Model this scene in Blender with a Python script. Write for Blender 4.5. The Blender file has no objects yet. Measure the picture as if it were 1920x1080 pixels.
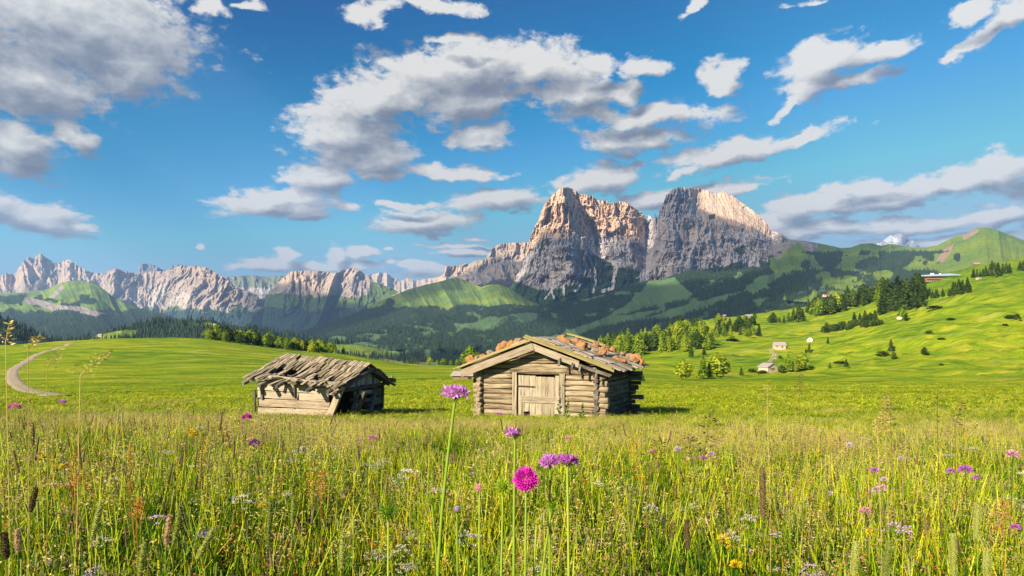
import bpy, bmesh, math, random
import numpy as np
from mathutils import Vector, Matrix, Euler
R = math.radians
scene = bpy.context.scene
COL = scene.collection

# ------------------------------------------------------------------ camera
F, CX, HY = 1280.0, 960.0, 640.0          # focal length in photo pixels, image centre, horizon row
cam_d = bpy.data.cameras.new('camera'); cam = bpy.data.objects.new('camera', cam_d); COL.objects.link(cam)
cam_d.sensor_width = 36.0; cam_d.lens = 36.0 * F / 1920.0
cam_d.shift_y = (HY - 540.0) / 1920.0
cam_d.clip_start = 0.05; cam_d.clip_end = 90000.0
cam.location = (0, 0, 0); cam.rotation_euler = (R(90), 0, 0)
scene.camera = cam
scene.render.engine = 'CYCLES'
cy = scene.cycles
cy.max_bounces = 5; cy.diffuse_bounces = 3; cy.glossy_bounces = 1; cy.transmission_bounces = 2
cy.volume_bounces = 0; cy.transparent_max_bounces = 12
cy.use_denoising = True
try: cy.denoiser = 'OPENIMAGEDENOISE'
except Exception: pass
cy.use_adaptive_sampling = False
cy.sample_clamp_indirect = 6.0
scene.view_settings.view_transform = 'Standard'; scene.view_settings.look = 'None'
scene.view_settings.gamma = 1.0; scene.view_settings.use_curve_mapping = False
scene.view_settings.exposure = 1.38

# ------------------------------------------------------------------ sun
SUN_ELEV = 27.0
SUNH = Vector((-0.68, -0.73, 0)).normalized()
SUN = Vector((SUNH.x * math.cos(R(SUN_ELEV)), SUNH.y * math.cos(R(SUN_ELEV)), math.sin(R(SUN_ELEV))))
sd = bpy.data.lights.new('sun', 'SUN'); so = bpy.data.objects.new('sun', sd); COL.objects.link(so)
sd.energy = 5.0; sd.angle = R(0.55); sd.color = (1.0, 0.86, 0.66)
so.location = SUN * 50
so.rotation_euler = SUN.to_track_quat('Z', 'Y').to_euler()

# ------------------------------------------------------------------ node helper
class NT:
    def __init__(s, tree): s.t = tree; s.n = tree.nodes; s.l = tree.links
    def new(s, kind, **kw):
        n = s.n.new(kind)
        for k, v in kw.items(): setattr(n, k, v)
        return n
    def put(s, sock, v):
        if v is None: return
        if isinstance(v, bpy.types.NodeSocket): s.l.new(v, sock)
        else:
            if hasattr(sock, 'default_value'):
                if isinstance(v, (tuple, list)) and sock.type == 'RGBA' and len(v) == 3: v = (*v, 1)
                sock.default_value = v
    def math(s, op, a, b=None, c=None, clamp=False):
        n = s.new('ShaderNodeMath', operation=op, use_clamp=clamp)
        s.put(n.inputs[0], a); s.put(n.inputs[1], b)
        if c is not None: s.put(n.inputs[2], c)
        return n.outputs[0]
    def vmath(s, op, a, b=None, scale=None):
        n = s.new('ShaderNodeVectorMath', operation=op)
        s.put(n.inputs[0], a); s.put(n.inputs[1], b)
        if scale is not None: s.put(n.inputs['Scale'], scale)
        return n.outputs['Value'] if op in ('LENGTH', 'DOT_PRODUCT', 'DISTANCE') else n.outputs[0]
    def mapr(s, v, a, b, c=0.0, d=1.0, smooth=True):
        n = s.new('ShaderNodeMapRange', interpolation_type='SMOOTHSTEP' if smooth else 'LINEAR')
        for i, x in enumerate((v, a, b, c, d)): s.put(n.inputs[i], x)
        return n.outputs[0]
    def mix(s, f, a, b, mode='MIX'):
        n = s.new('ShaderNodeMix', data_type='RGBA', blend_type=mode)
        s.put(n.inputs[0], f); s.put(n.inputs[6], a); s.put(n.inputs[7], b)
        return n.outputs[2]
    def noise(s, vec=None, scale=5, detail=3, rough=0.5, dist=0.0, typ=None, out=0):
        n = s.new('ShaderNodeTexNoise')
        if typ: n.noise_type = typ
        if vec is not None: s.put(n.inputs['Vector'], vec)
        s.put(n.inputs['Scale'], scale); s.put(n.inputs['Detail'], detail); s.put(n.inputs['Roughness'], rough)
        s.put(n.inputs['Distortion'], dist)
        return n.outputs[out]
    def mapping(s, vec, loc=(0, 0, 0), rot=(0, 0, 0), scale=(1, 1, 1), typ='POINT'):
        n = s.new('ShaderNodeMapping', vector_type=typ)
        s.put(n.inputs[0], vec); n.inputs['Location'].default_value = loc
        n.inputs['Rotation'].default_value = rot; n.inputs['Scale'].default_value = scale
        return n.outputs[0]
    def xyz(s, x=0.0, y=0.0, z=0.0):
        n = s.new('ShaderNodeCombineXYZ'); s.put(n.inputs[0], x); s.put(n.inputs[1], y); s.put(n.inputs[2], z)
        return n.outputs[0]
    def sep(s, v):
        n = s.new('ShaderNodeSeparateXYZ'); s.put(n.inputs[0], v); return n.outputs
    def ramp(s, f, stops):
        n = s.new('ShaderNodeValToRGB'); e = n.color_ramp.elements
        while len(e) > 1: e.remove(e[-1])
        e[0].position = stops[0][0]; e[0].color = (*stops[0][1], 1)
        for p, c in stops[1:]:
            q = e.new(p); q.color = (*c, 1)
        s.put(n.inputs[0], f)
        return n.outputs[0]

# ------------------------------------------------------------------ world: Nishita sky + clouds
CLOUDS = [
 # px, py, rx, ry, tilt
 (130,40,330,115,0),(60,140,200,85,0),(240,110,95,65,10),(-120,60,250,190,0),(400,20,60,25,0),
 (20,262,120,62,0),(150,246,60,36,-20),(55,402,135,34,-14),(-30,375,100,36,0),(150,428,45,10,-8),
 (700,22,75,24,15),(810,8,95,18,0),(470,10,40,12,0),
 (860,130,220,62,6),(720,175,150,60,18),(650,245,120,60,10),(690,290,105,50,0),(600,325,75,32,0),(990,120,120,48,0),
 (860,190,120,50,0),(520,370,135,30,10),(560,385,80,26,5),(850,75,60,14,0),
 (1070,170,125,44,0),(1200,128,60,26,-10),(1170,165,45,20,0),(1110,120,60,22,0),
 (1180,213,170,26,0),(1170,258,115,29,0),(895,256,85,22,0),(845,318,125,20,0),(720,325,70,14,0),
 (1130,330,100,32,10),(930,378,100,30,6),(790,416,115,27,0),(760,382,60,8,0),
 (1310,362,140,19,4),(1220,364,60,16,0),(1360,135,52,34,15),
 (1545,112,85,46,15),(1535,150,70,46,35),(1640,95,80,24,10),(1625,148,80,17,12),(1480,192,50,16,28),
 (1350,290,125,34,12),(1490,262,140,13,6),(1290,322,60,12,18),
 (1850,62,95,26,28),(1880,32,70,30,20),(1810,25,60,18,8),(1785,105,34,12,20),(1505,8,50,12,0),(1300,10,26,14,40),
 (1885,322,75,40,0),(1800,335,80,30,5),(1710,345,80,22,8),(1610,352,90,16,10),(1650,372,85,30,0),(1560,385,60,24,0),(1490,400,65,28,0),(1430,425,60,22,0),(1550,428,120,20,0),
 (1710,418,150,22,0),(1880,398,120,26,0),(1770,450,180,13,0),(2050,350,200,90,0),(1480,440,90,20,0),
 (505,498,75,14,0),(540,484,28,16,0),(590,504,90,10,0),(637,482,20,19,0),(682,475,34,13,0),(660,500,70,10,0),
 (727,470,11,5,0),(650,389,28,12,0),(780,502,60,10,0),(805,516,70,12,0),(725,494,17,7,0),
 (850,462,75,6,0),(865,475,65,10,0),(885,447,34,5,0),(380,456,15,7,0),
]
def az_el(px, py):
    u = (px - CX) / F; a = math.atan(u)
    return a, (HY - py) / F * math.cos(a)
world = bpy.data.worlds.new('World'); scene.world = world; world.use_nodes = True
wt = world.node_tree; wt.nodes.clear()
g = bpy.data.node_groups.new('cloud_field', 'ShaderNodeTree')
g.interface.new_socket('P', in_out='INPUT', socket_type='NodeSocketVector')
g.interface.new_socket('D', in_out='OUTPUT', socket_type='NodeSocketFloat')
G = NT(g); gi = G.new('NodeGroupInput'); go = G.new('NodeGroupOutput')
acc = None
for i, (px, py, rx, ry, tilt) in enumerate(CLOUDS):
    a, e = az_el(px, py); ca = math.cos(a)
    pin = gi.outputs[0]
    if acc is not None and i % 10 == 0:      # keeps the evaluation in order so that the shader stays small
        q = G.new('ShaderNodeVectorMath', operation='MULTIPLY_ADD'); G.put(q.inputs[0], acc); q.inputs[1].default_value = (1e-8, 1e-8, 0); G.put(q.inputs[2], pin); pin = q.outputs[0]
        cur = pin
    elif i >= 10: pin = cur
    ax, ay = rx / F * ca * ca * 1.22, ry / F * ca * 1.22
    if tilt == 0:
        q = G.new('ShaderNodeVectorMath', operation='MULTIPLY_ADD'); G.put(q.inputs[0], pin)
        q.inputs[1].default_value = (1 / ax, 1 / ay, 0); q.inputs[2].default_value = (-a / ax, -e / ay, 0); mp = q.outputs[0]
    else:
        mp = G.mapping(pin, (a, e, 0), (0, 0, R(tilt)), (ax, ay, 1), 'TEXTURE')
    ln = G.vmath('LENGTH', mp)
    acc = ln if acc is None else G.math('MINIMUM', acc, ln)
acc = G.math('SUBTRACT', 1.0, acc)
# beyond the frame the same kind of scattered cloud goes on all round
s3 = G.sep(gi.outputs[0])
far = G.noise(G.vmath('MULTIPLY', gi.outputs[0], (2.2, 5.0, 1)), 1.0, 2, 0.5)
farv = G.mapr(far, 0.50, 0.72, -0.9, 0.75, False)
outside = G.math('MAXIMUM', G.mapr(G.math('ABSOLUTE', s3[0]), 0.72, 0.86, 0, 1),
                 G.mapr(s3[1], 0.50, 0.60, 0, 1))
farv = G.math('SUBTRACT', farv, G.math('MULTIPLY', G.math('SUBTRACT', 1.0, outside), 3.0))
acc = G.math('MAXIMUM', acc, farv)
G.put(go.inputs[0], acc)

W = NT(wt)
tc = W.new('ShaderNodeTexCoord')
d = W.vmath('NORMALIZE', tc.outputs['Generated'])
dx, dy, dz = W.sep(d)
az = W.math('ARCTAN2', dx, dy)
hor = W.math('SQRT', W.math('ADD', W.math('MULTIPLY', dx, dx), W.math('MULTIPLY', dy, dy)))
el = W.math('DIVIDE', dz, W.math('MAXIMUM', hor, 0.05))
P0 = W.xyz(az, el, 0.0)
# keep structure a little finer near the horizon
Pn = W.vmath('MULTIPLY', P0, (8.0, 12.0, 1))
w1 = W.noise(Pn, 1.0, 2, 0.55, out=1)
w1 = W.vmath('SUBTRACT', w1, (0.5, 0.5, 0.5))
w1 = W.vmath('MULTIPLY', w1, (0.085, 0.06, 0))
shrink = W.mapr(el, 0.08, 0.3, 0.35, 1.0, False)
w1 = W.vmath('SCALE', w1, scale=shrink)
P = W.vmath('ADD', P0, w1)
w2 = W.noise(W.vmath('MULTIPLY', P0, (36, 52, 1)), 1.0, 3, 0.6, out=1)
w2 = W.vmath('SUBTRACT', w2, (0.5, 0.5, 0.5))
w2 = W.vmath('MULTIPLY', w2, (0.026, 0.020, 0))
w2 = W.vmath('SCALE', w2, scale=shrink)
P = W.vmath('ADD', P, w2)
def field(p):
    n = W.new('ShaderNodeGroup'); n.node_tree = g; W.put(n.inputs[0], p); return n.outputs[0]
D0 = field(P)
# structure gets smaller toward the horizon, where the clouds are farther away
lg_ = W.math('LOGARITHM', W.math('ADD', W.math('MAXIMUM', el, 0.0), 0.20), math.e)
Pc = W.xyz(W.math('MULTIPLY', az, 30.0), W.math('MULTIPLY', lg_, 24.0), 0.0)
fn = W.noise(Pc, 1.0, 7, 0.66, dist=0.25)
fb = W.noise(W.vmath('SCALE', Pc, scale=0.38), 1.0, 3, 0.55, dist=0.4)
nz = W.math('ADD', W.math('MULTIPLY', W.math('SUBTRACT', fn, 0.5), 1.55), W.math('MULTIPLY', W.math('SUBTRACT', fb, 0.5), 0.80))
dens = W.math('ADD', D0, nz)
alpha = W.mapr(dens, 0.10, 0.50)
stp = W.math('MULTIPLY_ADD', W.math('MAXIMUM', el, 0.0), 0.070, 0.006)
offv = W.xyz(W.math('MULTIPLY', stp, -0.8), stp, 0.0)
D1 = field(W.vmath('ADD', P, offv))
Po = W.vmath('ADD', Pc, (-0.30, 0.55, 0.0))
fb1 = W.noise(Po, 1.0, 4, 0.60, dist=0.25)
slope = W.math('ADD', W.math('MULTIPLY', W.math('SUBTRACT', D0, D1), 1.5), W.math('MULTIPLY', W.math('SUBTRACT', fn, fb1), 1.35))
lit = W.math('ADD', slope, W.math('MULTIPLY', W.math('SUBTRACT', 0.50, dens), 0.50))
lit = W.math('ADD', lit, W.math('MULTIPLY', W.math('SUBTRACT', fb, 0.5), 0.4))
lit = W.mapr(lit, -0.78, 0.60, smooth=False)
ccol = W.ramp(lit, [(0.0, (0.80, 0.92, 1.2)), (0.28, (1.05, 1.18, 1.42)), (0.50, (1.6, 1.7, 1.88)), (0.72, (2.3, 2.36, 2.42)), (1.0, (3.4, 3.35, 3.22))])
sky = W.new('ShaderNodeTexSky', sky_type='NISHITA', sun_disc=False, sun_elevation=R(SUN_ELEV),
            sun_rotation=math.atan2(SUNH.x, SUNH.y), altitude=1800, air_density=1.0, dust_density=0.4, ozone_density=4.0)
tone = W.new('ShaderNodeVectorMath', operation='MULTIPLY_ADD'); W.put(tone.inputs[0], sky.outputs[0])
tone.inputs[1].default_value = (0.76, 0.92, 0.78); tone.inputs[2].default_value = (-0.80, -0.84, -0.82)
skyc = W.vmath('MINIMUM', W.vmath('MAXIMUM', tone.outputs[0], (0.03, 0.18, 0.45)), (1.4, 2.4, 3.1))
col = W.mix(alpha, skyc, ccol)
bg = W.new('ShaderNodeBackground'); W.put(bg.inputs[0], col); bg.inputs[1].default_value = 0.10
ow = W.new('ShaderNodeOutputWorld'); W.l.new(bg.outputs[0], ow.inputs[0])
world.cycles.sampling_method = 'MANUAL'; world.cycles.sample_map_resolution = 512

# ------------------------------------------------------------------ numpy noise
def _hash(ix, iy, seed):
    h = (ix.astype(np.int64) * 374761393 + iy.astype(np.int64) * 668265263 + seed * 974711) & 0x7fffffff
    h = (h ^ (h >> 13)) * 1274126177 & 0x7fffffff
    h = (h ^ (h >> 16)) * 1911520717 & 0x7fffffff
    return ((h ^ (h >> 15)) & 0xffff) / 65535.0
def vnoise(x, y, seed=0):
    x = np.asarray(x, float); y = np.asarray(y, float)
    ix = np.floor(x); iy = np.floor(y); fx = x - ix; fy = y - iy
    fx = fx * fx * fx * (fx * (fx * 6 - 15) + 10); fy = fy * fy * fy * (fy * (fy * 6 - 15) + 10)
    a = _hash(ix, iy, seed); b = _hash(ix + 1, iy, seed); c = _hash(ix, iy + 1, seed); e = _hash(ix + 1, iy + 1, seed)
    return (a + (b - a) * fx) * (1 - fy) + (c + (e - c) * fx) * fy
def fbm(x, y, seed=0, oct=5, gain=0.5, lac=2.03):
    s = 0; a = 1.0; t = 0
    for i in range(oct):
        s = s + a * vnoise(x, y, seed + i * 17); t += a; a *= gain
        x, y = x * lac * 0.96 + y * lac * 0.28 + 3.1, y * lac * 0.96 - x * lac * 0.28 + 7.7
    return s / t
def ridged(x, y, seed=0, oct=5, gain=0.5, lac=2.05):
    s = 0; a = 1.0; t = 0
    for i in range(oct):
        s = s + a * (1 - np.abs(2 * vnoise(x, y, seed + i * 31) - 1)) ** 1.5; t += a; a *= gain
        x, y = x * lac + 11.3, y * lac + 5.9
    return s / t
def sstep(a, b, x): 
    t = np.clip((np.asarray(x, float) - a) / (b - a), 0, 1); return t * t * (3 - 2 * t)
def at(px, py, Y): return Vector(((px - CX) / F * Y, Y, (HY - py) / F * Y))

# ------------------------------------------------------------------ object helpers
def tag(o, label=None, cat=None, group=None, kind=None):
    if label: o['label'] = label
    if cat: o['category'] = cat
    if group: o['group'] = group
    if kind: o['kind'] = kind
    return o
def mkobj(name, me, mat=None, parent=None, loc=None, rot=None, scale=None):
    o = bpy.data.objects.new(name, me); COL.objects.link(o)
    if mat is not None and me is not None and len(me.materials) == 0: me.materials.append(mat)
    if parent is not None: o.parent = parent
    if loc is not None: o.location = loc
    if rot is not None: o.rotation_euler = rot
    if scale is not None: o.scale = (scale,) * 3 if isinstance(scale, (int, float)) else scale
    return o
def empty(name, loc, rz=0.0):
    o = bpy.data.objects.new(name, None); COL.objects.link(o); o.location = loc; o.rotation_euler = (0, 0, rz)
    o.empty_display_size = 0.2
    return o
def mesh_np(name, verts, faces, smooth=False):
    me = bpy.data.meshes.new(name)
    verts = np.asarray(verts, np.float32); faces = np.asarray(faces, np.int32)
    k = faces.shape[1]
    me.vertices.add(len(verts)); me.vertices.foreach_set('co', verts.ravel())
    me.loops.add(faces.size); me.loops.foreach_set('vertex_index', faces.ravel())
    me.polygons.add(len(faces)); me.polygons.foreach_set('loop_start', np.arange(len(faces), dtype=np.int32) * k)
    me.polygons.foreach_set('loop_total', np.full(len(faces), k, np.int32))
    if smooth: me.polygons.foreach_set('use_smooth', np.ones(len(faces), bool))
    me.update(calc_edges=True)
    return me
def grid_faces(nr, nc, flip=False):
    i = np.arange(nr - 1)[:, None] * nc + np.arange(nc - 1)[None, :]
    i = i.ravel()
    f = np.stack([i, i + 1, i + nc + 1, i + nc], 1)
    return f[:, ::-1] if flip else f
def set_attr(me, name, arr):
    a = me.color_attributes.new(name, 'FLOAT_COLOR', 'POINT')
    arr = np.asarray(arr, np.float32).reshape(-1, 4); a.data.foreach_set('color', arr.ravel())
def pmesh(verts, faces, name='mesh', smooth=False):
    me = bpy.data.meshes.new(name); me.from_pydata([tuple(v) for v in verts], [], faces); me.update()
    if smooth: me.polygons.foreach_set('use_smooth', [True] * len(me.polygons))
    return me
def material(name):
    m = bpy.data.materials.new(name); m.use_nodes = True; m.node_tree.nodes.clear()
    N = NT(m.node_tree); out = N.new('ShaderNodeOutputMaterial')
    return m, N, out
def bsdf(N, out, color, rough=0.9, bump=None, bstr=0.4, bdist=1.0, spec=0.2, extra=None):
    b = N.new('ShaderNodeBsdfPrincipled'); N.put(b.inputs['Base Color'], color); N.put(b.inputs['Roughness'], rough)
    b.inputs['Specular IOR Level'].default_value = spec
    if bump is not None:
        bn = N.new('ShaderNodeBump'); bn.inputs['Strength'].default_value = bstr; bn.inputs['Distance'].default_value = bdist
        N.put(bn.inputs['Height'], bump); N.l.new(bn.outputs[0], b.inputs['Normal'])
    sh = b.outputs[0]
    if extra is not None:      # share of translucency
        tr = N.new('ShaderNodeBsdfTranslucent'); N.put(tr.inputs[0], color)
        mx = N.new('ShaderNodeMixShader'); mx.inputs[0].default_value = extra
        N.l.new(b.outputs[0], mx.inputs[1]); N.l.new(tr.outputs[0], mx.inputs[2]); sh = mx.outputs[0]
    N.l.new(sh, out.inputs[0])
    return b
# ================================================================== THE LAND
# ------------------------------------------------------------------ meadow height field
near_prof = [(0.02, -0.90), (1.0, -0.90), (3.0, -0.96), (6.0, -1.16), (10, -1.50), (15, -1.95), (21, -2.40), (27, -2.80)]
far_prof = {
 0:   [(45,752),(75,738),(110,724),(150,708),(200,690),(260,670),(320,655),(370,648),(410,647),(520,700),(900,800)],
 100: [(45,752),(75,738),(110,724),(150,706),(200,688),(260,666),(320,650),(380,641),(420,640),(520,690),(900,800)],
 200: [(45,750),(75,738),(110,722),(160,700),(220,680),(300,652),(380,635),(430,631),(540,675),(900,790)],
 380: [(45,748),(75,735),(120,715),(180,690),(260,664),(350,643),(430,631),(480,630),(620,680),(900,780)],
 500: [(45,748),(80,730),(130,708),(200,685),(300,664),(400,653),(480,650),(620,685),(900,780)],
 640: [(45,750),(80,728),(130,708),(200,690),(300,671),(400,663),(440,662),(600,700),(900,780)],
 760: [(45,748),(80,722),(130,705),(200,692),(300,685),(380,683),(420,683),(600,720),(900,780)],
 860: [(45,745),(80,718),(130,703),(200,694),(300,688),(380,686),(420,686),(600,720),(900,780)],
 1110:[(45,745),(80,720),(130,704),(220,690),(320,680),(420,674),(520,672),(700,668),(900,690)],
 1200:[(45,745),(80,724),(150,708),(220,700),(300,692),(420,670),(520,660),(650,652),(800,640),(950,660)],
 1300:[(45,745),(80,726),(150,713),(230,707),(320,690),(420,661),(520,645),(650,622),(800,603),(930,596),(1200,680)],
 1400:[(45,745),(80,726),(150,713),(230,709),(320,697),(450,660),(560,637),(650,622),(800,601),(950,587),(1250,640)],
 1500:[(45,745),(80,726),(150,713),(230,706),(320,690),(430,655),(520,640),(620,622),(700,610),(800,598),(950,569),(1250,620)],
 1600:[(45,745),(80,726),(150,714),(220,708),(300,690),(400,652),(500,622),(540,614),(620,620),(720,590),(820,570),(950,552),(1250,600)],
 1700:[(45,745),(80,726),(150,716),(210,708),(300,680),(400,632),(480,597),(515,587),(590,594),(680,570),(780,549),(900,530),(1250,560)],
 1800:[(45,745),(80,726),(150,716),(210,706),(300,666),(400,610),(500,560),(530,549),(600,553),(720,533),(800,523),(950,500),(1250,540)],
 1920:[(45,745),(80,726),(150,714),(210,702),(300,657),(400,602),(500,545),(540,531),(600,533),(750,511),(930,480),(1250,510)],
 2250:[(45,745),(80,724),(150,708),(210,690),(300,630),(400,560),(500,500),(620,485),(800,440),(1000,425),(1250,450)],
}
LN = np.linspace(math.log(0.02), math.log(1300), 320)
PXG = np.arange(-400, 2401, 10.0)
def _tab():
    keys = sorted(far_prof); rows = []
    for k in keys:
        pts = list(near_prof) + [(y, (HY - p) / F * y) for y, p in far_prof[k]]
        ys = np.log([p[0] for p in pts]); zs = np.array([p[1] for p in pts])
        # interpolate slope z/Y for the far part, z for the near part
        rows.append(np.interp(LN, ys, zs))
    rows = np.array(rows)
    T = np.array([np.interp(PXG, keys, rows[:, j]) for j in range(len(LN))]).T     # px, ln
    def gs(a, axis, s):
        r = int(3 * s); k = np.exp(-0.5 * (np.arange(-r, r + 1) / s) ** 2); k /= k.sum()
        pad = [(0, 0), (0, 0)]; pad[axis] = (r, r); b = np.pad(a, pad, mode='edge')
        return np.apply_along_axis(lambda v: np.convolve(v, k, 'valid'), axis, b)
    T = gs(T, 1, 1.6); T = gs(T, 0, 3.0)
    return T
TAB = _tab()
def H(x, y):
    x = np.asarray(x, float); y = np.asarray(y, float)
    r = np.hypot(x, y); azm = np.arctan2(x, y)
    azc = np.clip(azm, -0.80, 0.80)
    Y = np.maximum(r * np.cos(azc), 0.021); px = CX + F * np.tan(azc)
    fi = np.clip((px - PXG[0]) / 10.0, 0, len(PXG) - 1.001); fj = np.clip((np.log(Y) - LN[0]) / (LN[1] - LN[0]), 0, len(LN) - 1.001)
    i = fi.astype(int); j = fj.astype(int); a = fi - i; b = fj - j
    z = (TAB[i, j] * (1 - a) + TAB[i + 1, j] * a) * (1 - b) + (TAB[i, j + 1] * (1 - a) + TAB[i + 1, j + 1] * a) * b
    w = sstep(1.0, 2.4, np.abs(azm))
    z = z * (1 - w) + (-0.9 - np.minimum(r, 900) * 0.01) * w
    # undulation
    z = z + (fbm(x * 0.9, y * 0.9, 3, 3) - 0.5) * 0.10 * sstep(0.5, 4, r)
    z = z + (fbm(x / 14, y / 14, 5, 3) - 0.5) * 0.5 * sstep(24, 70, r)
    amp = 1.0 + 1.6 * sstep(0.13, 0.6, azm)
    ridge = ridged(x / 52 + y / 260, y / 26 - x / 80, 9, 3)
    z = z + (ridge - 0.55) * 3.0 * amp * sstep(110, 330, r) * (0.45 + 0.55 * sstep(0.05, 0.25, azm))
    return z
def ground(x, y): return float(H(np.array([x]), np.array([y]))[0])
def on_ground(px, Y, lift=0.0):
    x = (px - CX) / F * Y
    return Vector((x, Y, ground(x, Y) + lift))
def seen_ground(px, py, ymin=22.0, ymax=1200.0):
    """first point of the meadow seen in this direction at or beyond ymin"""
    Ys = np.exp(np.linspace(math.log(ymin), math.log(ymax), 500)); xs = (px - CX) / F * Ys
    p = HY - F * H(xs, Ys) / Ys
    k = np.where(p <= py)[0]
    i = int(k[0]) if len(k) else int(np.argmin(p))
    return Vector((float(xs[i]), float(Ys[i]), float((HY - p[i]) / F * Ys[i])))

az_in = np.arctan((np.arange(-160, 2090, 5.0) - CX) / F)
az_all = np.concatenate([np.linspace(-math.pi, az_in[0], 60)[:-1], az_in, np.linspace(az_in[-1], math.pi, 60)[1:]])
rad = np.exp(np.concatenate([np.linspace(math.log(0.02), math.log(20), 60)[:-1], np.linspace(math.log(20), math.log(1300), 330)]))
RR, AA = np.meshgrid(rad, az_all, indexing='ij')
X = RR * np.sin(AA); Yc = RR * np.cos(AA); Z = H(X, Yc)
rim = np.stack([X[-1] * 1.25, Yc[-1] * 1.25, Z[-1] * 0 - 620], 1)
V = np.concatenate([np.stack([X.ravel(), Yc.ravel(), Z.ravel()], 1), rim])
me = mesh_np('meadow', V, grid_faces(len(rad) + 1, len(az_all), flip=True), smooth=True)

def meadow_material():
    m, N, out = material('meadow_turf')
    geo = N.new('ShaderNodeNewGeometry'); p = geo.outputs['Position']
    x, y, z = N.sep(p)
    big = N.noise(N.mapping(p, scale=(0.012, 0.02, 0.0)), 1.0, 4, 0.55)
    mid = N.noise(N.mapping(p, scale=(0.05, 0.16, 0.0)), 1.0, 5, 0.6, dist=0.4)
    fin = N.noise(N.mapping(p, scale=(1.2, 1.6, 0.6)), 1.0, 6, 0.7)
    blade = N.noise(N.mapping(p, scale=(9, 5, 3)), 1.0, 3, 0.7)
    c = N.ramp(N.math('ADD', N.math('MULTIPLY', mid, 0.6), N.math('MULTIPLY', big, 0.4)),
               [(0.36, (0.075, 0.15, 0.008)), (0.44, (0.15, 0.25, 0.008)), (0.50, (0.26, 0.34, 0.010)), (0.57, (0.40, 0.40, 0.018)), (0.66, (0.50, 0.42, 0.08))])
    st = N.noise(N.mapping(p, rot=(0, 0, 0.35), scale=(0.018, 0.30, 0.0)), 1.0, 4, 0.6, dist=1.2)
    c = N.mix(N.math('MULTIPLY', N.mapr(st, 0.44, 0.58), 0.75), c, N.mix(1.0, c, (0.55, 0.72, 0.6), 'MULTIPLY'))  # turf streaks, also painting in the shade of terraces on the slope
    c = N.mix(N.mapr(fin, 0.30, 0.72), N.mix(0.38, c, (0.06, 0.13, 0.006)), c)
    c = N.mix(N.math('MULTIPLY', N.mapr(blade, 0.5, 0.75), 0.5), c, (0.34, 0.33, 0.05))
    # dry, mown strips
    dry = N.math('MULTIPLY', N.mapr(N.noise(N.mapping(p, scale=(0.02, 0.11, 0)), 1.0, 3, 0.5, dist=0.8), 0.60, 0.72), 0.5)
    c = N.mix(dry, c, (0.40, 0.33, 0.11))
    # upper slopes greener, less yellow
    c = N.mix(N.math('MULTIPLY', N.mapr(z, 10, 70), 0.75), c, N.mix(1.0, c, (0.50, 0.70, 0.9), 'MULTIPLY'))
    # bare earth scars on the slope
    bsdf(N, out, c, 0.95, N.math('ADD', N.math('MULTIPLY', fin, 0.7), N.math('MULTIPLY', mid, 2.2)), 0.9, 0.9, 0.05)
    return m
M_meadow = meadow_material()
me.materials.append(M_meadow)
tag(mkobj('meadow', me), kind='structure')

# valley floor far below the plateau, out to the horizon
m, N, out = material('valley_floor'); bsdf(N, out, (0.035, 0.06, 0.025))
n = 72; vv = [(0, 0, -900)]; 
for k in range(n): vv.append((60000 * math.cos(2 * math.pi * k / n), 60000 * math.sin(2 * math.pi * k / n), -900))
tag(mkobj('valley_ground', pmesh(vv, [(0, k + 1, (k + 1) % n + 1) for k in range(n)]), m), kind='structure')

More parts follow.
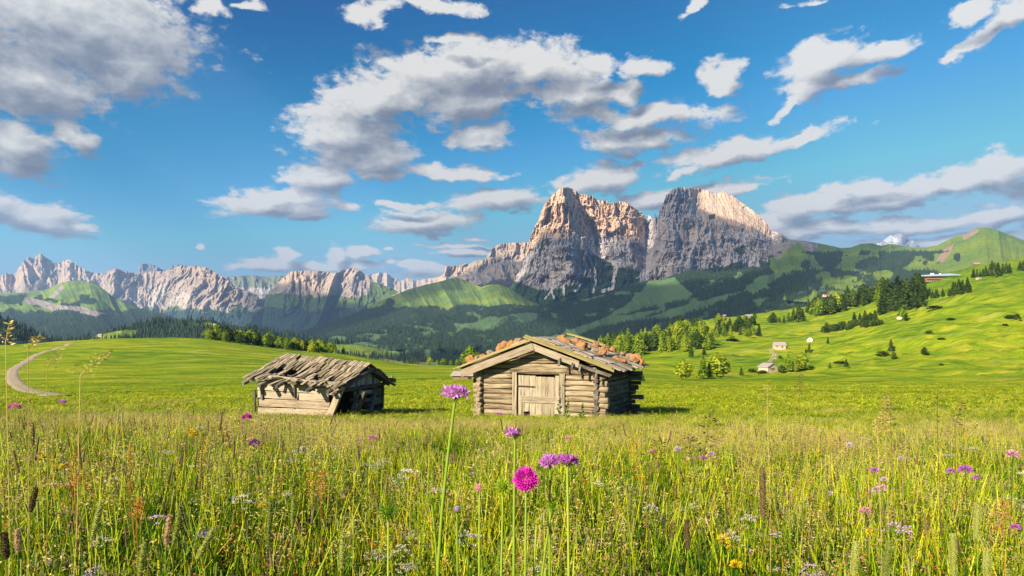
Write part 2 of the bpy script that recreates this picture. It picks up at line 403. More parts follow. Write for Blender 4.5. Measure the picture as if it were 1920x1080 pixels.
# ------------------------------------------------------------------ mountains as relief sheets at their own distances
def land_material(name, rock=(0.40, 0.35, 0.33), rock2=(0.24, 0.20, 0.19), warm=(0.60, 0.45, 0.33), grass=(0.085, 0.13, 0.035),
                  grass2=(0.13, 0.19, 0.03), forest=(0.03, 0.06, 0.03), scree=(0.66, 0.63, 0.60), sc=1.0, streak=1.0):
    """attribute mk: r = grass cover, g = scree, b = forest cover, a = warm rock tone, and painted sunlight on the massif summits"""
    m, N, out = material(name)
    geo = N.new('ShaderNodeNewGeometry'); p = geo.outputs['Position']
    at_ = N.new('ShaderNodeAttribute', attribute_name='mk')
    rr, gg, bb = N.sep(at_.outputs['Color']); aa = at_.outputs['Alpha']
    v = N.mapping(p, scale=(0.018 / sc, 0.018 / sc, 0.0045 / sc))          # fluting runs down the walls
    h = N.mapping(p, scale=(0.002 / sc, 0.002 / sc, 0.028 / sc))          # beds
    n1 = N.noise(v, 1.0, 7, 0.62, dist=0.5); n2 = N.noise(h, 1.0, 4, 0.6)
    n3 = N.noise(N.mapping(p, scale=(0.06 / sc, 0.06 / sc, 0.045 / sc)), 1.0, 6, 0.7)
    n4 = N.noise(N.mapping(p, scale=(0.0028 / sc,) * 3), 1.0, 4, 0.55)
    t = N.math('ADD', N.math('ADD', N.math('MULTIPLY', n1, 0.45), N.math('MULTIPLY', n2, 0.2)), N.math('MULTIPLY', n3, 0.35))
    c = N.ramp(t, [(0.36, tuple(0.55 * k for k in rock2)), (0.45, rock2), (0.52, rock), (0.66, tuple(min(1, 1.25 * k) for k in rock))])
    wm = N.math('MULTIPLY', N.mapr(N.math('ADD', n4, N.math('MULTIPLY', aa, 0.5)), 0.52, 0.75), 0.75)
    c = N.mix(wm, c, N.mix(t, tuple(0.6 * k for k in warm), warm))
    c = N.mix(N.mapr(N.math('ADD', gg, N.math('MULTIPLY', N.math('SUBTRACT', n3, 0.5), 0.9)), 0.38, 0.62), c, N.mix(n3, tuple(0.75 * k for k in scree), scree))
    gcol = N.mix(N.mapr(n4, 0.35, 0.65), grass, grass2)
    gcol = N.mix(N.mapr(n3, 0.35, 0.7), N.mix(0.5, gcol, forest), gcol)
    c = N.mix(N.mapr(N.math('ADD', rr, N.math('MULTIPLY', N.math('SUBTRACT', n3, 0.5), 1.3)), 0.40, 0.60), c, gcol)
    c = N.mix(N.mapr(N.math('ADD', bb, N.math('MULTIPLY', N.math('SUBTRACT', n3, 0.5), 0.8)), 0.42, 0.58), c, forest)
    bsdf(N, out, c, 0.95, N.math('ADD', N.math('MULTIPLY', n1, 1.5), n3), 0.75, 14.0 * sc, 0.05)
    return m
def relief(name, sky, base, Yt, Yb, nx, nt, px0, px1, disp, mk, mat, jag=0.0, jagf=0.05, tp=1.0, back=0.35, seed=1):
    px = np.linspace(px0, px1, nx); s = np.array(sky, float); b = np.array(base, float)
    top = np.interp(px, s[:, 0], s[:, 1]); bot = np.interp(px, b[:, 0], b[:, 1])
    top = top - jag * (ridged(px * jagf, px * 0 + 3.3, seed, 4) - 0.55)
    yt = np.interp(px, *zip(*Yt)) if isinstance(Yt, list) else np.full(nx, float(Yt))
    yb = np.interp(px, *zip(*Yb)) if isinstance(Yb, list) else np.full(nx, float(Yb))
    t = np.linspace(0, 1, nt)
    PX, T = np.meshgrid(px, t); PY = bot[None, :] + (top - bot)[None, :] * T
    Y = yb[None, :] + (yt - yb)[None, :] * T ** tp
    Y = Y - disp(PX, PY, T) 
    X = (PX - CX) / F * Y; Z = (HY - PY) / F * Y
    # far side of the range
    rows = [np.stack([X, Y, Z], 2)]
    topY = Y[-1]
    for k, (dy, f) in enumerate([(0.25, 0.85), (0.6, 0.5), (1.0, 0.0)]):
        yy = topY + back * dy * np.abs(yt - yb).clip(800)
        zz = Z[0] + (Z[-1] - Z[0]) * f - (1 - f) * 100
        rows.append(np.stack([X[-1] * (yy / topY), yy, zz], 1)[None])
    P = np.concatenate([r.reshape(-1, nx, 3) for r in rows], 0)
    mks = mk(PX, PY, T); A = np.stack([np.broadcast_to(np.asarray(c, float), PX.shape) for c in mks], 2)
    A = np.concatenate([A, np.repeat(A[-1:], 3, 0)], 0)
    me = mesh_np(name, P.reshape(-1, 3), grid_faces(nt + 3, nx), smooth=True)
    set_attr(me, 'mk', A)
    me.materials.append(mat)
    o = mkobj(name, me); tag(o, kind='structure')
    return dict(o=o, px=px, t=t, PX=PX, PY=PY, P=P[:nt], A=A[:nt])
def poly_mask(PX, PY, pts, soft=4.0):
    """soft inside-ness of a polygon given in photo pixels"""
    x = PX; y = PY; pts = np.array(pts, float); n = len(pts)
    inside = np.zeros(x.shape, bool); dist = np.full(x.shape, 1e9)
    for i in range(n):
        x1, y1 = pts[i]; x2, y2 = pts[(i + 1) % n]
        c = ((y1 > y) != (y2 > y)) & (x < (x2 - x1) * (y - y1) / ((y2 - y1) + 1e-12) + x1); inside ^= c
        L = (x2 - x1) ** 2 + (y2 - y1) ** 2 + 1e-9
        t = np.clip(((x - x1) * (x2 - x1) + (y - y1) * (y2 - y1)) / L, 0, 1)
        dist = np.minimum(dist, np.hypot(x - x1 - t * (x2 - x1), y - y1 - t * (y2 - y1)))
    sdist = np.where(inside, dist, -dist)
    return sstep(-soft, soft, sdist)
def line_mask(PX, PY, pts, w=2.0):
    dist = np.full(PX.shape, 1e9)
    for (x1, y1), (x2, y2) in zip(pts[:-1], pts[1:]):
        L = (x2 - x1) ** 2 + (y2 - y1) ** 2 + 1e-9
        t = np.clip(((PX - x1) * (x2 - x1) + (PY - y1) * (y2 - y1)) / L, 0, 1)
        dist = np.minimum(dist, np.hypot(PX - x1 - t * (x2 - x1), PY - y1 - t * (y2 - y1)))
    return 1 - sstep(w * 0.6, w * 1.5, dist)

def rock(x, y, seed, f=0.02, lean=0.0, ay=0.55, oct=6):
    wx = x + (fbm(x * f * 0.9, y * f * 0.9, seed + 3, 3) - 0.5) * 1.1 / f + lean * (y - 500)
    wy = y + (fbm(x * f * 0.9 + 9, y * f * 0.9, seed + 5, 3) - 0.5) * 1.1 / f
    return ridged(wx * f, wy * f * ay, seed, oct, 0.56) - 0.5
M_pale = land_material('pale_dolomite', rock=(0.37, 0.30, 0.255), rock2=(0.255, 0.21, 0.185), sc=1.6, scree=(0.50, 0.44, 0.375), grass=(0.10, 0.15, 0.04), forest=(0.028, 0.055, 0.03))
M_massif = land_material('grey_dolomite', rock=(0.47, 0.43, 0.43), rock2=(0.33, 0.30, 0.31), sc=1.0, scree=(0.66, 0.63, 0.61), warm=(0.74, 0.50, 0.32), grass=(0.05, 0.085, 0.03), grass2=(0.05, 0.10, 0.03))
M_green = land_material('alpine_grass_slopes', rock=(0.34, 0.30, 0.28), rock2=(0.22, 0.19, 0.18), warm=(0.42, 0.28, 0.18), grass=(0.15, 0.25, 0.05), grass2=(0.26, 0.34, 0.03), forest=(0.03, 0.055, 0.02), sc=0.8)
M_wood = land_material('wooded_slopes', grass=(0.12, 0.22, 0.09), grass2=(0.15, 0.25, 0.09), forest=(0.028, 0.055, 0.03), sc=0.8)
M_snow = land_material('snowy_rock', rock=(0.30, 0.31, 0.34), rock2=(0.16, 0.17, 0.20), scree=(0.55, 0.58, 0.64), sc=2.0)
M_plateau = land_material('pale_plateau', rock=(0.46, 0.42, 0.35), rock2=(0.33, 0.29, 0.25), sc=2.0, grass=(0.22, 0.24, 0.12), grass2=(0.26, 0.26, 0.15))

# snowy peak far right
relief('snowy_peak', [(1600,475),(1625,463),(1640,458),(1655,452),(1668,442),(1680,439),(1690,437),(1700,446),(1706,451),(1713,449),(1719,456),(1728,466),(1760,480)],
       [(1600,500),(1760,500)], 16500, 15000, 150, 60, 1600, 1760,
       lambda x, y, t: 900 * (ridged(x * 0.035 + y * 0.02, y * 0.03, 4, 5) - 0.5) * (1 - t * 0.5),
       lambda x, y, t: (0, sstep(0.50, 0.62, fbm(x * 0.07 - y * 0.05, y * 0.07, 8, 4)) * sstep(1712, 1680, x + 2 * (y - 450)) * .8, 0, 0), M_snow, jag=5, jagf=0.12)
# far pale plateau and peaks, centre left
relief('pale_plateau', [(400,520),(427,518),(470,516),(500,519),(530,517),(560,516),(640,520),(700,513),(712,510),(725,513),(737,521),(750,526),(766,521),(781,526),(800,522),(819,520),(835,515),(870,520),(900,530)],
       [(400,560),(900,560)], 14500, 12800, 420, 70, 400, 900,
       lambda x, y, t: 700 * (ridged(x * 0.06, y * 0.03, 12, 5) - 0.5) * (1 - 0.3 * t),
       lambda x, y, t: (0.75 * sstep(620, 520, x) * sstep(0.3, 0.6, t), 0.35, 0, sstep(640, 720, x) * 0.8), M_plateau, jag=4, jagf=0.09)
# dark wedge summit behind the left range
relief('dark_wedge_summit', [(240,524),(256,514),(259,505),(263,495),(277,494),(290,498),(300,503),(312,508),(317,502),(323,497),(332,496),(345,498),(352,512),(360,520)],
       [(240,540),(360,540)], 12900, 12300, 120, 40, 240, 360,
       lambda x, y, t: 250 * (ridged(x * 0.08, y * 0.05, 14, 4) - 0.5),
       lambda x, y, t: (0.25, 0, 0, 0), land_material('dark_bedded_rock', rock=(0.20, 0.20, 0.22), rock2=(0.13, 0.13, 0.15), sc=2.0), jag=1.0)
# jagged range, far left
JR = relief('jagged_range', [(-300,520),(-200,500),(-100,515),(0,516),(13,512),(27,513),(33,503),(43,491),(55,482),(62,484),(70,478),(78,477),(88,484),(100,492),(108,495),(115,490),(128,487),(140,492),(153,502),(167,510),(180,513),(190,511),(197,513),(203,505),(217,503),(225,507),(233,508),(240,512),(247,510),(257,516),(280,530),(300,540)],
       [(-300,600),(0,590),(300,600)], 11200, 9300, 620, 150, -300, 300,
       lambda x, y, t: 1000 * rock(x, y, 21, 0.011, -0.5) * (0.5 + 0.5 * t) + 190 * rock(x, y, 22, 0.07),
       lambda x, y, t: (sstep(548, 572, y + 14 * (fbm(x * 0.03, y * 0.05, 5, 3) - 0.5)) * 0.9, 0.15 * sstep(0.4, 0.1, t), sstep(0.52, 0.6, fbm(x * 0.03, y * 0.06, 55, 3)) * sstep(560, 580, y), 0.35), M_pale, jag=8, jagf=0.13, tp=0.9)
# great light mountain with scree fans
def fans(x, y):
    v = 0
    for (x0, y0, x1, y1, w) in [(235,555,222,572,3),(262,548,240,577,4),(300,540,268,578,7),(312,545,282,578,5),(345,552,318,575,5),(365,548,335,568,4),(395,555,390,574,3),(330,560,312,580,5),(352,566,345,578,3)]:
        v = np.maximum(v, line_mask(x, y, [(x0, y0), (x1, y1)], w))
    return v
relief('light_mountain', [(190,520),(203,508),(210,504),(217,503),(225,506),(233,508),(240,509),(247,511),(257,514),(270,512),(285,508),(300,508),(313,507),(321,504),(328,502),(340,498),(352,499),(367,498),(375,499),(383,500),(392,504),(400,508),(413,516),(423,522),(433,530),(443,538),(455,543),(467,547),(483,553),(490,566),(500,590),(520,612),(540,622)],
       [(190,640),(540,645)], [(190,9800),(330,9800),(440,9000),(540,8200)], [(190,7200),(540,7000)], 520, 170, 190, 540,
       lambda x, y, t: 760 * rock(x, y, 31, 0.010, 0.6) + 170 * rock(x + 0.5 * y, y, 33, 0.06),
       lambda x, y, t: (sstep(560, 585, y - 6 + 22 * (fbm(x * 0.04, y * 0.05, 6, 4) - 0.5)) * 0.95, 0.32 + fans(x, y) * 0.6,
                        sstep(566, 590, y - 4 + 26 * (fbm(x * 0.05, y * 0.06, 16, 4) - 0.5)) * (1 - fans(x, y)), 0.15), M_pale, jag=3, jagf=0.10, tp=0.85)
# middle range: shaded canyon side, pale pyramids
CR = relief('canyon_range', [(470,600),(487,585),(490,572),(500,552),(515,538),(530,520),(537,517),(545,510),(556,508),(575,507),(594,507),(606,509),(625,512),(637,509),(645,506),(653,504),(662,502),(672,506),(680,511),(687,515),(695,519),(703,530),(720,534),(745,545),(770,556),(800,575),(860,590)],
       [(470,660),(860,660)], [(470,8800),(640,9300),(700,9000),(860,7000)], [(470,6000),(860,5000)], 520, 170, 470, 860,
       lambda x, y, t: 800 * rock(x, y, 41, 0.010, 0.4) + 170 * rock(x, y, 43, 0.055),
       lambda x, y, t: (np.maximum(sstep(545, 560, y + 18 * (fbm(x * 0.04, y * 0.05, 7, 4) - 0.5)) * 0.8, poly_mask(x, y, [(695,528),(750,535),(745,550),(700,570),(690,552)], 3)), 0.3 * sstep(560, 530, y),
                        sstep(568, 592, y + 26 * (fbm(x * 0.05, y * 0.06, 17, 4) - 0.5)), sstep(575, 520, y) * 0.3), M_pale, jag=3.5, jagf=0.12, tp=0.8)
# table mountain left of the massif
TM = relief('table_mountain', [(800,530),(815,525),(828,516),(833,512),(834,499),(846,499),(859,498),(865,495),(870,493),(878,495),(886,491),(894,488),(909,487),(917,474),(922,467),(928,462),(936,458),(944,456),(962,455),(986,454),(1010,452),(1040,470)],
       [(800,545),(840,560),(1040,570)], 8600, 7700, 330, 110, 800, 1040,
       lambda x, y, t: 420 * rock(x, y, 51, 0.035, 0, 0.3) + 260 * (sstep(0.25, 0.4, t) - sstep(0.62, 0.70, t)) ,
       lambda x, y, t: (0, 0.3 * sstep(0.2, 0.0, t), 0, 0.35), M_pale, jag=1.5, jagf=0.12, tp=0.6)
# the great massif
MS = [(925,560),(940,552),(950,542),(958,536),(968,518),(979,502),(984,480),(989,461),(994,445),(1000,430),(1005,420),(1010,412),(1014,398),(1020,385),(1026,378),(1031,371),(1036,365),(1041,361),(1048,354),(1056,352),(1065,351),(1075,355),(1081,359),(1086,364),(1092,365),(1099,364),(1106,366),(1113,369),(1120,375),(1127,376),(1134,375),(1144,381),(1152,380),(1161,378),(1172,379),(1182,383),(1192,392),(1200,396),(1206,401),(1211,413),(1213,405),(1217,403),(1221,406),(1224,414),(1227,407),(1229,398),(1231,407),(1233,409),(1236,400),(1238,388),(1241,384),(1244,380),(1247,372),(1249,366),(1255,361),(1261,356),(1268,353),(1276,350),(1282,352),(1288,354),(1295,352),(1303,353),(1312,353),(1321,356),(1330,359),(1340,362),(1347,362),(1353,359),(1357,359),(1362,362),(1371,366),(1380,372),(1388,378),(1398,385),(1409,393),(1418,400),(1426,407),(1432,413),(1438,420),(1442,427),(1446,433),(1455,434),(1464,438),(1481,449),(1505,452),(1540,470),(1580,500)]
def massif_disp(x, y, t):
    # ribs fan out downward from each summit
    u1 = (x - 1066) / (0.42 + np.clip(y - 345, 0, 400) / 190.0)
    u2 = (x - 1275) / (0.50 + np.clip(y - 345, 0, 400) / 240.0)
    wr = (fbm(x * 0.022, y * 0.022, 60, 3) - 0.5) * 30
    k = sstep(1195, 1215, x)
    f1 = ridged((u1 + wr) * 0.026, (y + wr) * 0.012, 61, 6, 0.56) - 0.5
    f2 = ridged((u2 + wr) * 0.026 + 40, (y + wr) * 0.009, 64, 6, 0.56) - 0.5
    d = 380 * (f1 * (1 - k) + f2 * k)
    d = d + (150 * rock(x, y, 63, 0.07, 0, 0.40) + 45 * rock(x, y, 66, 0.22, 0, 0.35, 4)) * sstep(0.05, 0.3, t) + 160 * (fbm(x * 0.025, y * 0.02, 65, 4) - 0.5)
    # the summit tower stands forward, the wall right of it back, a deep cleft between the two mountains
    d = d + 300 * np.exp(-((x - 1052 - (y - 380) * 0.10) / 36.0) ** 2) * sstep(0.2, 0.5, t)
    d = d - 260 * np.exp(-((x - 1106 - (y - 430) * 0.45) / 16.0) ** 2) * sstep(0.15, 0.5, t)
    d = d - 300 * np.exp(-((x - 1213) / 17.0) ** 2) * sstep(0.25, 0.6, t)
    d = d + 260 * np.exp(-((x - 1262) / 28.0) ** 2) * sstep(0.25, 0.6, t)
    slab = poly_mask(x, y, [(1292,345),(1370,345),(1460,430),(1440,440),(1395,425),(1300,400)], 14)
    d = d * (1 - 0.72 * slab) - 420 * slab * sstep(445, 352, y)
    return d
def massif_mk(x, y, t):
    base = 520 + 18 * np.sin(x * 0.02) + 20 * (fbm(x * 0.03, y * 0.04, 77, 4) - 0.5)
    base = np.where(x > 1200, np.interp(x, [1200, 1290, 1380, 1440, 1500, 1580], [545, 505, 490, 488, 462, 455]) + 14 * (fbm(x * 0.05, y * 0.05, 78, 4) - 0.5), base)
    gr = sstep(-6, 12, y - base)
    tri = poly_mask(x, y, [(1095,475),(1130,478),(1155,500),(1150,540),(1120,550),(1112,520),(1100,495)], 5) * 0.62
    gr = np.maximum(gr, tri); gr = np.maximum(gr, poly_mask(x, y, [(1372,466),(1392,462),(1400,474),(1388,480)], 4) * 0.8)
    gr = np.maximum(gr, poly_mask(x, y, [(1328,404),(1342,400),(1340,410),(1330,412)], 2.5))
    sc = line_mask(x, y, [(1072,437),(1085,452),(1100,470),(1108,490),(1115,508),(1117,525),(1112,548)], 2.0)
    sc = np.maximum(sc, line_mask(x, y, [(1105,464),(1130,482),(1150,490),(1155,502),(1152,520),(1148,540),(1130,546)], 3.2))
    sc = np.maximum(sc, line_mask(x, y, [(1033,508),(1038,525),(1034,545),(1040,562)], 1.6))
    sc = np.maximum(sc, line_mask(x, y, [(1034,545),(1022,560)], 1.2))
    sc = np.maximum(sc, line_mask(x, y, [(1052,527),(1057,540),(1057,552)], 2.0))
    sc = np.maximum(sc, line_mask(x, y, [(1090,532),(1078,546)], 2.4))
    sc = np.maximum(sc, poly_mask(x, y, [(1184,526),(1212,508),(1222,504),(1210,515)], 2.5))
    sc = np.maximum(sc, poly_mask(x, y, [(1222,514),(1250,492),(1268,492),(1240,510)], 3))
    sc = np.maximum(sc, poly_mask(x, y, [(1408,468),(1418,466),(1426,500),(1402,502)], 4))
    sc = np.maximum(sc, line_mask(x, y, [(1452,470),(1453,490),(1446,500)], 1.6))
    gr = gr * (1 - sc)
    fo = sstep(4, 26, y - base - 14) * (1 - sc) * (x < 1250) + sstep(10, 24, y - base) * (x >= 1250) * sstep(0.42, 0.6, fbm(x * 0.03, y * 0.05, 79, 3)) * (1 - sc)
    return (gr, 0.12 + 0.75 * sc + 0.25 * poly_mask(x, y, [(1290,350),(1370,350),(1450,430),(1320,400)], 6), fo, 0.95 * np.maximum(poly_mask(x, y, [(985,480),(1000,420),(1020,370),(1060,335),(1210,390),(1208,450),(1150,440),(1080,440),(1010,450)], 8), 0.8 * poly_mask(x, y, [(1285,345),(1370,345),(1460,430),(1430,440),(1310,395)], 8)))  # last mask paints the sunlit peach of the summits into the rock
RM = relief('rock_massif', MS, [(925,600),(1060,595),(1200,585),(1580,560)], [(925,5700),(1050,6100),(1215,6300),(1300,6000),(1440,6100),(1580,5200)],
       [(925,4900),(1580,4500)], 1200, 420, 925, 1580, massif_disp, massif_mk, M_massif, jag=2.6, jagf=0.22, tp=0.85)
# green hill with dark flank between the valleys, and sunlit knoll
GH = relief('green_hill', [(540,632),(562,624),(600,610),(625,602),(656,593),(687,577),(705,567),(719,562),(744,552),(759,545),(775,540),(797,534),(828,527),(845,522),(858,520),(866,523),(875,527),(894,535),(903,538),(912,535),(922,533),(937,533),(948,538),(962,545),(985,560),(1020,575)],
       [(540,660),(1020,650)], [(540,4200),(860,6000),(1020,4800)], [(540,2600),(1020,2600)], 480, 150, 540, 1020,
       lambda x, y, t: 420 * (ridged(x * 0.014 + t, t * 0.7, 71, 5, 0.5) - 0.5),
       lambda x, y, t: (1.0, 0.0, np.clip(sstep(552, 580, y - 8 + 46 * (fbm(x * 0.03, y * 0.05, 27, 4) - 0.5)) - 1.2 * poly_mask(x, y, [(890,560),(920,534),(945,538),(960,560),(930,572),(900,572)], 4), 0, 1), 0), M_green, jag=0.8, jagf=0.1)
# knob with cliff band, far left
KN = relief('grassy_knob', [(-300,540),(-100,552),(0,550),(33,549),(50,549),(67,546),(80,544),(93,541),(105,535),(117,530),(128,527),(140,526),(150,526),(160,528),(170,530),(180,533),(190,539),(200,547),(210,555),(220,561),(233,568),(247,573),(270,580),(300,588),(333,598),(380,606),(430,612)],
       [(-300,660),(430,655)], [(-300,6500),(150,6600),(430,4800)], [(-300,2700),(430,2700)], 520, 170, -300, 430,
       lambda x, y, t: 380 * (ridged(x * 0.015 + t, t * 0.8, 81, 5, 0.5) - 0.5) + 160 * sstep(0.62, 0.55, t) * 0.5,
       lambda x, y, t: (1 - line_mask(x, y, [(50,563),(75,568),(105,578),(150,580),(175,588),(205,595)], 5.5) * (1 - 0.0 * x) - 0.8 * poly_mask(x, y, [(90,558),(118,532),(122,540),(100,560)], 2.5), 0.0,
                        np.clip(sstep(566, 590, y - 2 + 24 * (fbm(x * 0.04, y * 0.05, 37, 4) - 0.5)) + 0.9 * sstep(0.5, 0.6, fbm(x * 0.03, y * 0.05, 39, 3)) * sstep(545, 560, y) - line_mask(x, y, [(50,563),(75,568),(105,578),(150,580),(175,588),(205,595)], 5.0), 0, 1), 0), M_green, jag=0.6, jagf=0.1)
# green range on the right
GR = relief('green_range', [(1440,462),(1481,452),(1505,451),(1529,455),(1545,458),(1560,461),(1576,465),(1595,464),(1614,457),(1636,456),(1652,461),(1671,457),(1687,460),(1701,464),(1738,464),(1757,460),(1779,449),(1793,443),(1806,441),(1817,434),(1833,428),(1848,426),(1866,430),(1887,438),(1906,445),(1920,451),(2050,500),(2300,520)],
       [(1440,560),(1600,575),(2300,560)], [(1440,5000),(1700,4600),(1850,3900),(2300,3600)], [(1440,3000),(1600,1900),(2300,1700)], 620, 190, 1440, 2300,
       lambda x, y, t: 260 * (ridged(x * 0.016 + 0.4 * t, t * 0.6, 91, 6, 0.5) - 0.5) + 60 * (ridged(x * 0.05, t * 1.5, 93, 4) - 0.5),
       lambda x, y, t: ((0.15 + 0.85 * sstep(1470, 1540, x + 60 * (fbm(x * .05, y * .05, 303, 4) - .5) + (y - 457) * 1.7)) * (1 - 0.9 * poly_mask(x, y, [(1755,490),(1768,468),(1790,455),(1782,475),(1768,492)], 3) - 0.8 * poly_mask(x, y, [(1502,456),(1535,456),(1532,468),(1518,478)], 3) - 0.7 * poly_mask(x, y, [(1805,441),(1830,428),(1838,432),(1815,448),(1806,452)], 2)),
                        line_mask(x, y, [(1500,505),(1530,490),(1560,478),(1575,466)], 1.0) * 0.8,
                        np.clip(sstep(0.50, 0.62, fbm(x * 0.035, y * 0.06, 47, 4) + 0.10 * poly_mask(x, y, [(1590,540),(1600,480),(1690,465),(1740,470),(1700,500),(1780,530),(1640,560)], 12)) * sstep(462, 480, y) * (1 - poly_mask(x, y, [(1800,505),(1800,470),(1830,452),(2300,500),(2300,540)], 5)), 0, 1), 0.8 * sstep(1600, 1740, x)), M_green, jag=0.8, jagf=0.1)
# wooded foot slopes below the massif
meadows = [[(1080,620),(1125,600),(1170,575),(1200,548),(1215,528),(1262,520),(1270,530),(1300,552),(1290,562),(1240,570),(1160,592),(1110,622)],
           [(1085,560),(1140,548),(1130,555),(1090,566)],
           [(868,612),(910,596),(985,588),(1010,590),(1005,600),(960,612),(900,622)],
           [(1010,640),(1060,622),(1130,598),(1210,585),(1240,580),(1200,600),(1120,615),(1060,640)],
           [(1200,600),(1260,580),(1320,562),(1390,548),(1400,545),(1340,572),(1260,598)],
           [(1395,545),(1420,520),(1470,508),(1475,514),(1440,535),(1410,555)],
           [(650,642),(700,644),(760,655),(775,664),(740,672),(700,662)],
           [(1480,512),(1540,508),(1620,530),(1560,530)]]
def foot_mk(x, y, t):
    xx = x + 10 * (fbm(x * 0.05, y * 0.07, 101, 3) - 0.5); yy = y + 8 * (fbm(x * 0.05, y * 0.07, 103, 3) - 0.5)
    mdw = 0
    for pts in meadows: mdw = np.maximum(mdw, poly_mask(xx, yy, pts, 2.0))
    spots = sstep(0.66, 0.70, fbm(x * 0.05, y * 0.1, 107, 3)) * 0.6
    return (1.0, 0.0, np.clip(1 - mdw - spots, 0, 1), 0.0)
FS = relief('wooded_foot_slopes', [(520,655),(560,645),(600,635),(640,628),(700,620),(760,606),(830,592),(880,582),(930,573),(958,570),(1000,574),(1040,568),(1060,566),(1100,560),(1150,548),(1180,536),(1205,528),(1240,524),(1262,516),(1290,508),(1310,506),(1340,512),(1370,508),(1400,502),(1425,504),(1440,500),(1454,512),(1476,510),(1500,514),(1515,519),(1530,528),(1545,536),(1575,545),(1640,556),(1700,560)],
       [(520,720),(1100,725),(1400,700),(1700,640)], [(520,2600),(960,4300),(1250,4400),(1480,3300),(1700,2200)], [(520,1500),(1200,1500),(1700,1500)], 560, 200, 520, 1700,
       lambda x, y, t: 330 * (ridged(x * 0.010 + t * 0.8, t * 1.0 - x * 0.004, 111, 5, 0.5) - 0.5) * np.sin(np.clip(t, 0, 1) * math.pi * 0.9 + 0.2),
       foot_mk, M_wood, jag=0.5, jagf=0.1)
# dark wooded rise left and middle left
FL = relief('wooded_rise', [(-300,570),(-100,585),(0,596),(12,600),(22,606),(40,612),(55,620),(75,628),(95,635),(120,641),(140,640),(160,634),(180,628),(200,622),(225,616),(240,612),(262,606),(280,603),(300,602),(330,601),(360,600),(400,599),(405,603),(420,609),(450,612),(480,614),(500,618),(520,622),(560,630),(600,636),(640,641),(700,652),(770,672),(820,690)],
       [(-300,720),(820,720)], [(-300,1300),(100,1400),(300,1700),(600,1800),(820,1300)], [(-300,900),(820,1000)], 400, 90, -300, 820,
       lambda x, y, t: 60 * (ridged(x * 0.02, t, 121, 4, 0.5) - 0.5),
       lambda x, y, t: (1.0, 0.0, np.clip(1 - poly_mask(x, y, [(165,640),(175,630),(235,618),(262,620),(250,632),(200,640)], 2) - poly_mask(x, y, [(355,609),(385,604),(415,608),(400,614),(370,613)], 1.5) - poly_mask(x, y, [(-20,655),(20,640),(80,636),(100,642),(60,650)], 2)
                                - poly_mask(x, y, [(600,646),(680,646),(760,655),(775,664),(740,675),(640,665)], 2), 0, 1), 0.0), M_green, jag=0.4, jagf=0.1)

# ------------------------------------------------------------------ unseen cloud added overhead, shaped from the shade wanted on the mountains
SHEETS = []
def shade(sheet, polys, lit=()):
    PX, PY = sheet['PX'], sheet['PY']; w = np.zeros(PX.shape)
    for p in polys: w = np.maximum(w, poly_mask(PX, PY, p, 3))
    for p in lit: w = w * (1 - poly_mask(PX, PY, p, 3))
    SHEETS.append((sheet['P'].reshape(-1, 3), w.ravel()))
shade(RM, [[(900,620),(925,560),(960,538),(985,500),(992,465),(1008,440),(1020,428),(1035,432),(1050,425),(1065,432),(1085,440),(1110,430),(1135,418),(1150,425),(1170,437),(1190,440),(1205,415),(1212,400),(1240,380),(1258,330),(1292,345),(1300,372),(1320,385),(1335,398),(1355,405),(1385,412),(1405,425),(1425,430),(1446,433),(1500,440),(1600,440),(1600,620)]])
shade(GR, [[(1430,430),(1600,450),(1700,458),(1690,480),(1640,510),(1600,530),(1570,545),(1430,570)], [(1806,420),(1890,420),(1885,448),(1850,462),(1815,456)]])
shade(FS, [[(690,725),(690,660),(730,625),(830,595),(900,588),(960,575),(1000,555),(1700,480),(1720,730)]])
shade(GH, [[(490,650),(540,600),(640,545),(760,540),(850,515),(885,525),(880,545),(800,562),(740,592),(650,618),(560,645)], [(965,520),(1030,560),(1030,620),(900,590),(960,580)]])
shade(CR, [[(470,660),(484,570),(520,530),(560,524),(600,545),(640,560),(700,575),(720,600),(870,600),(870,670)]])
shade(TM, [[(835,560),(842,515),(880,500),(930,482),(1040,480),(1040,575)]])
shade(JR, [[(30,560),(70,500),(100,520),(115,560)], [(120,560),(128,505),(150,512),(165,560)], [(175,560),(180,512),(200,512),(215,560)], [(-300,560),(-300,505),(-20,505),(15,560)]])
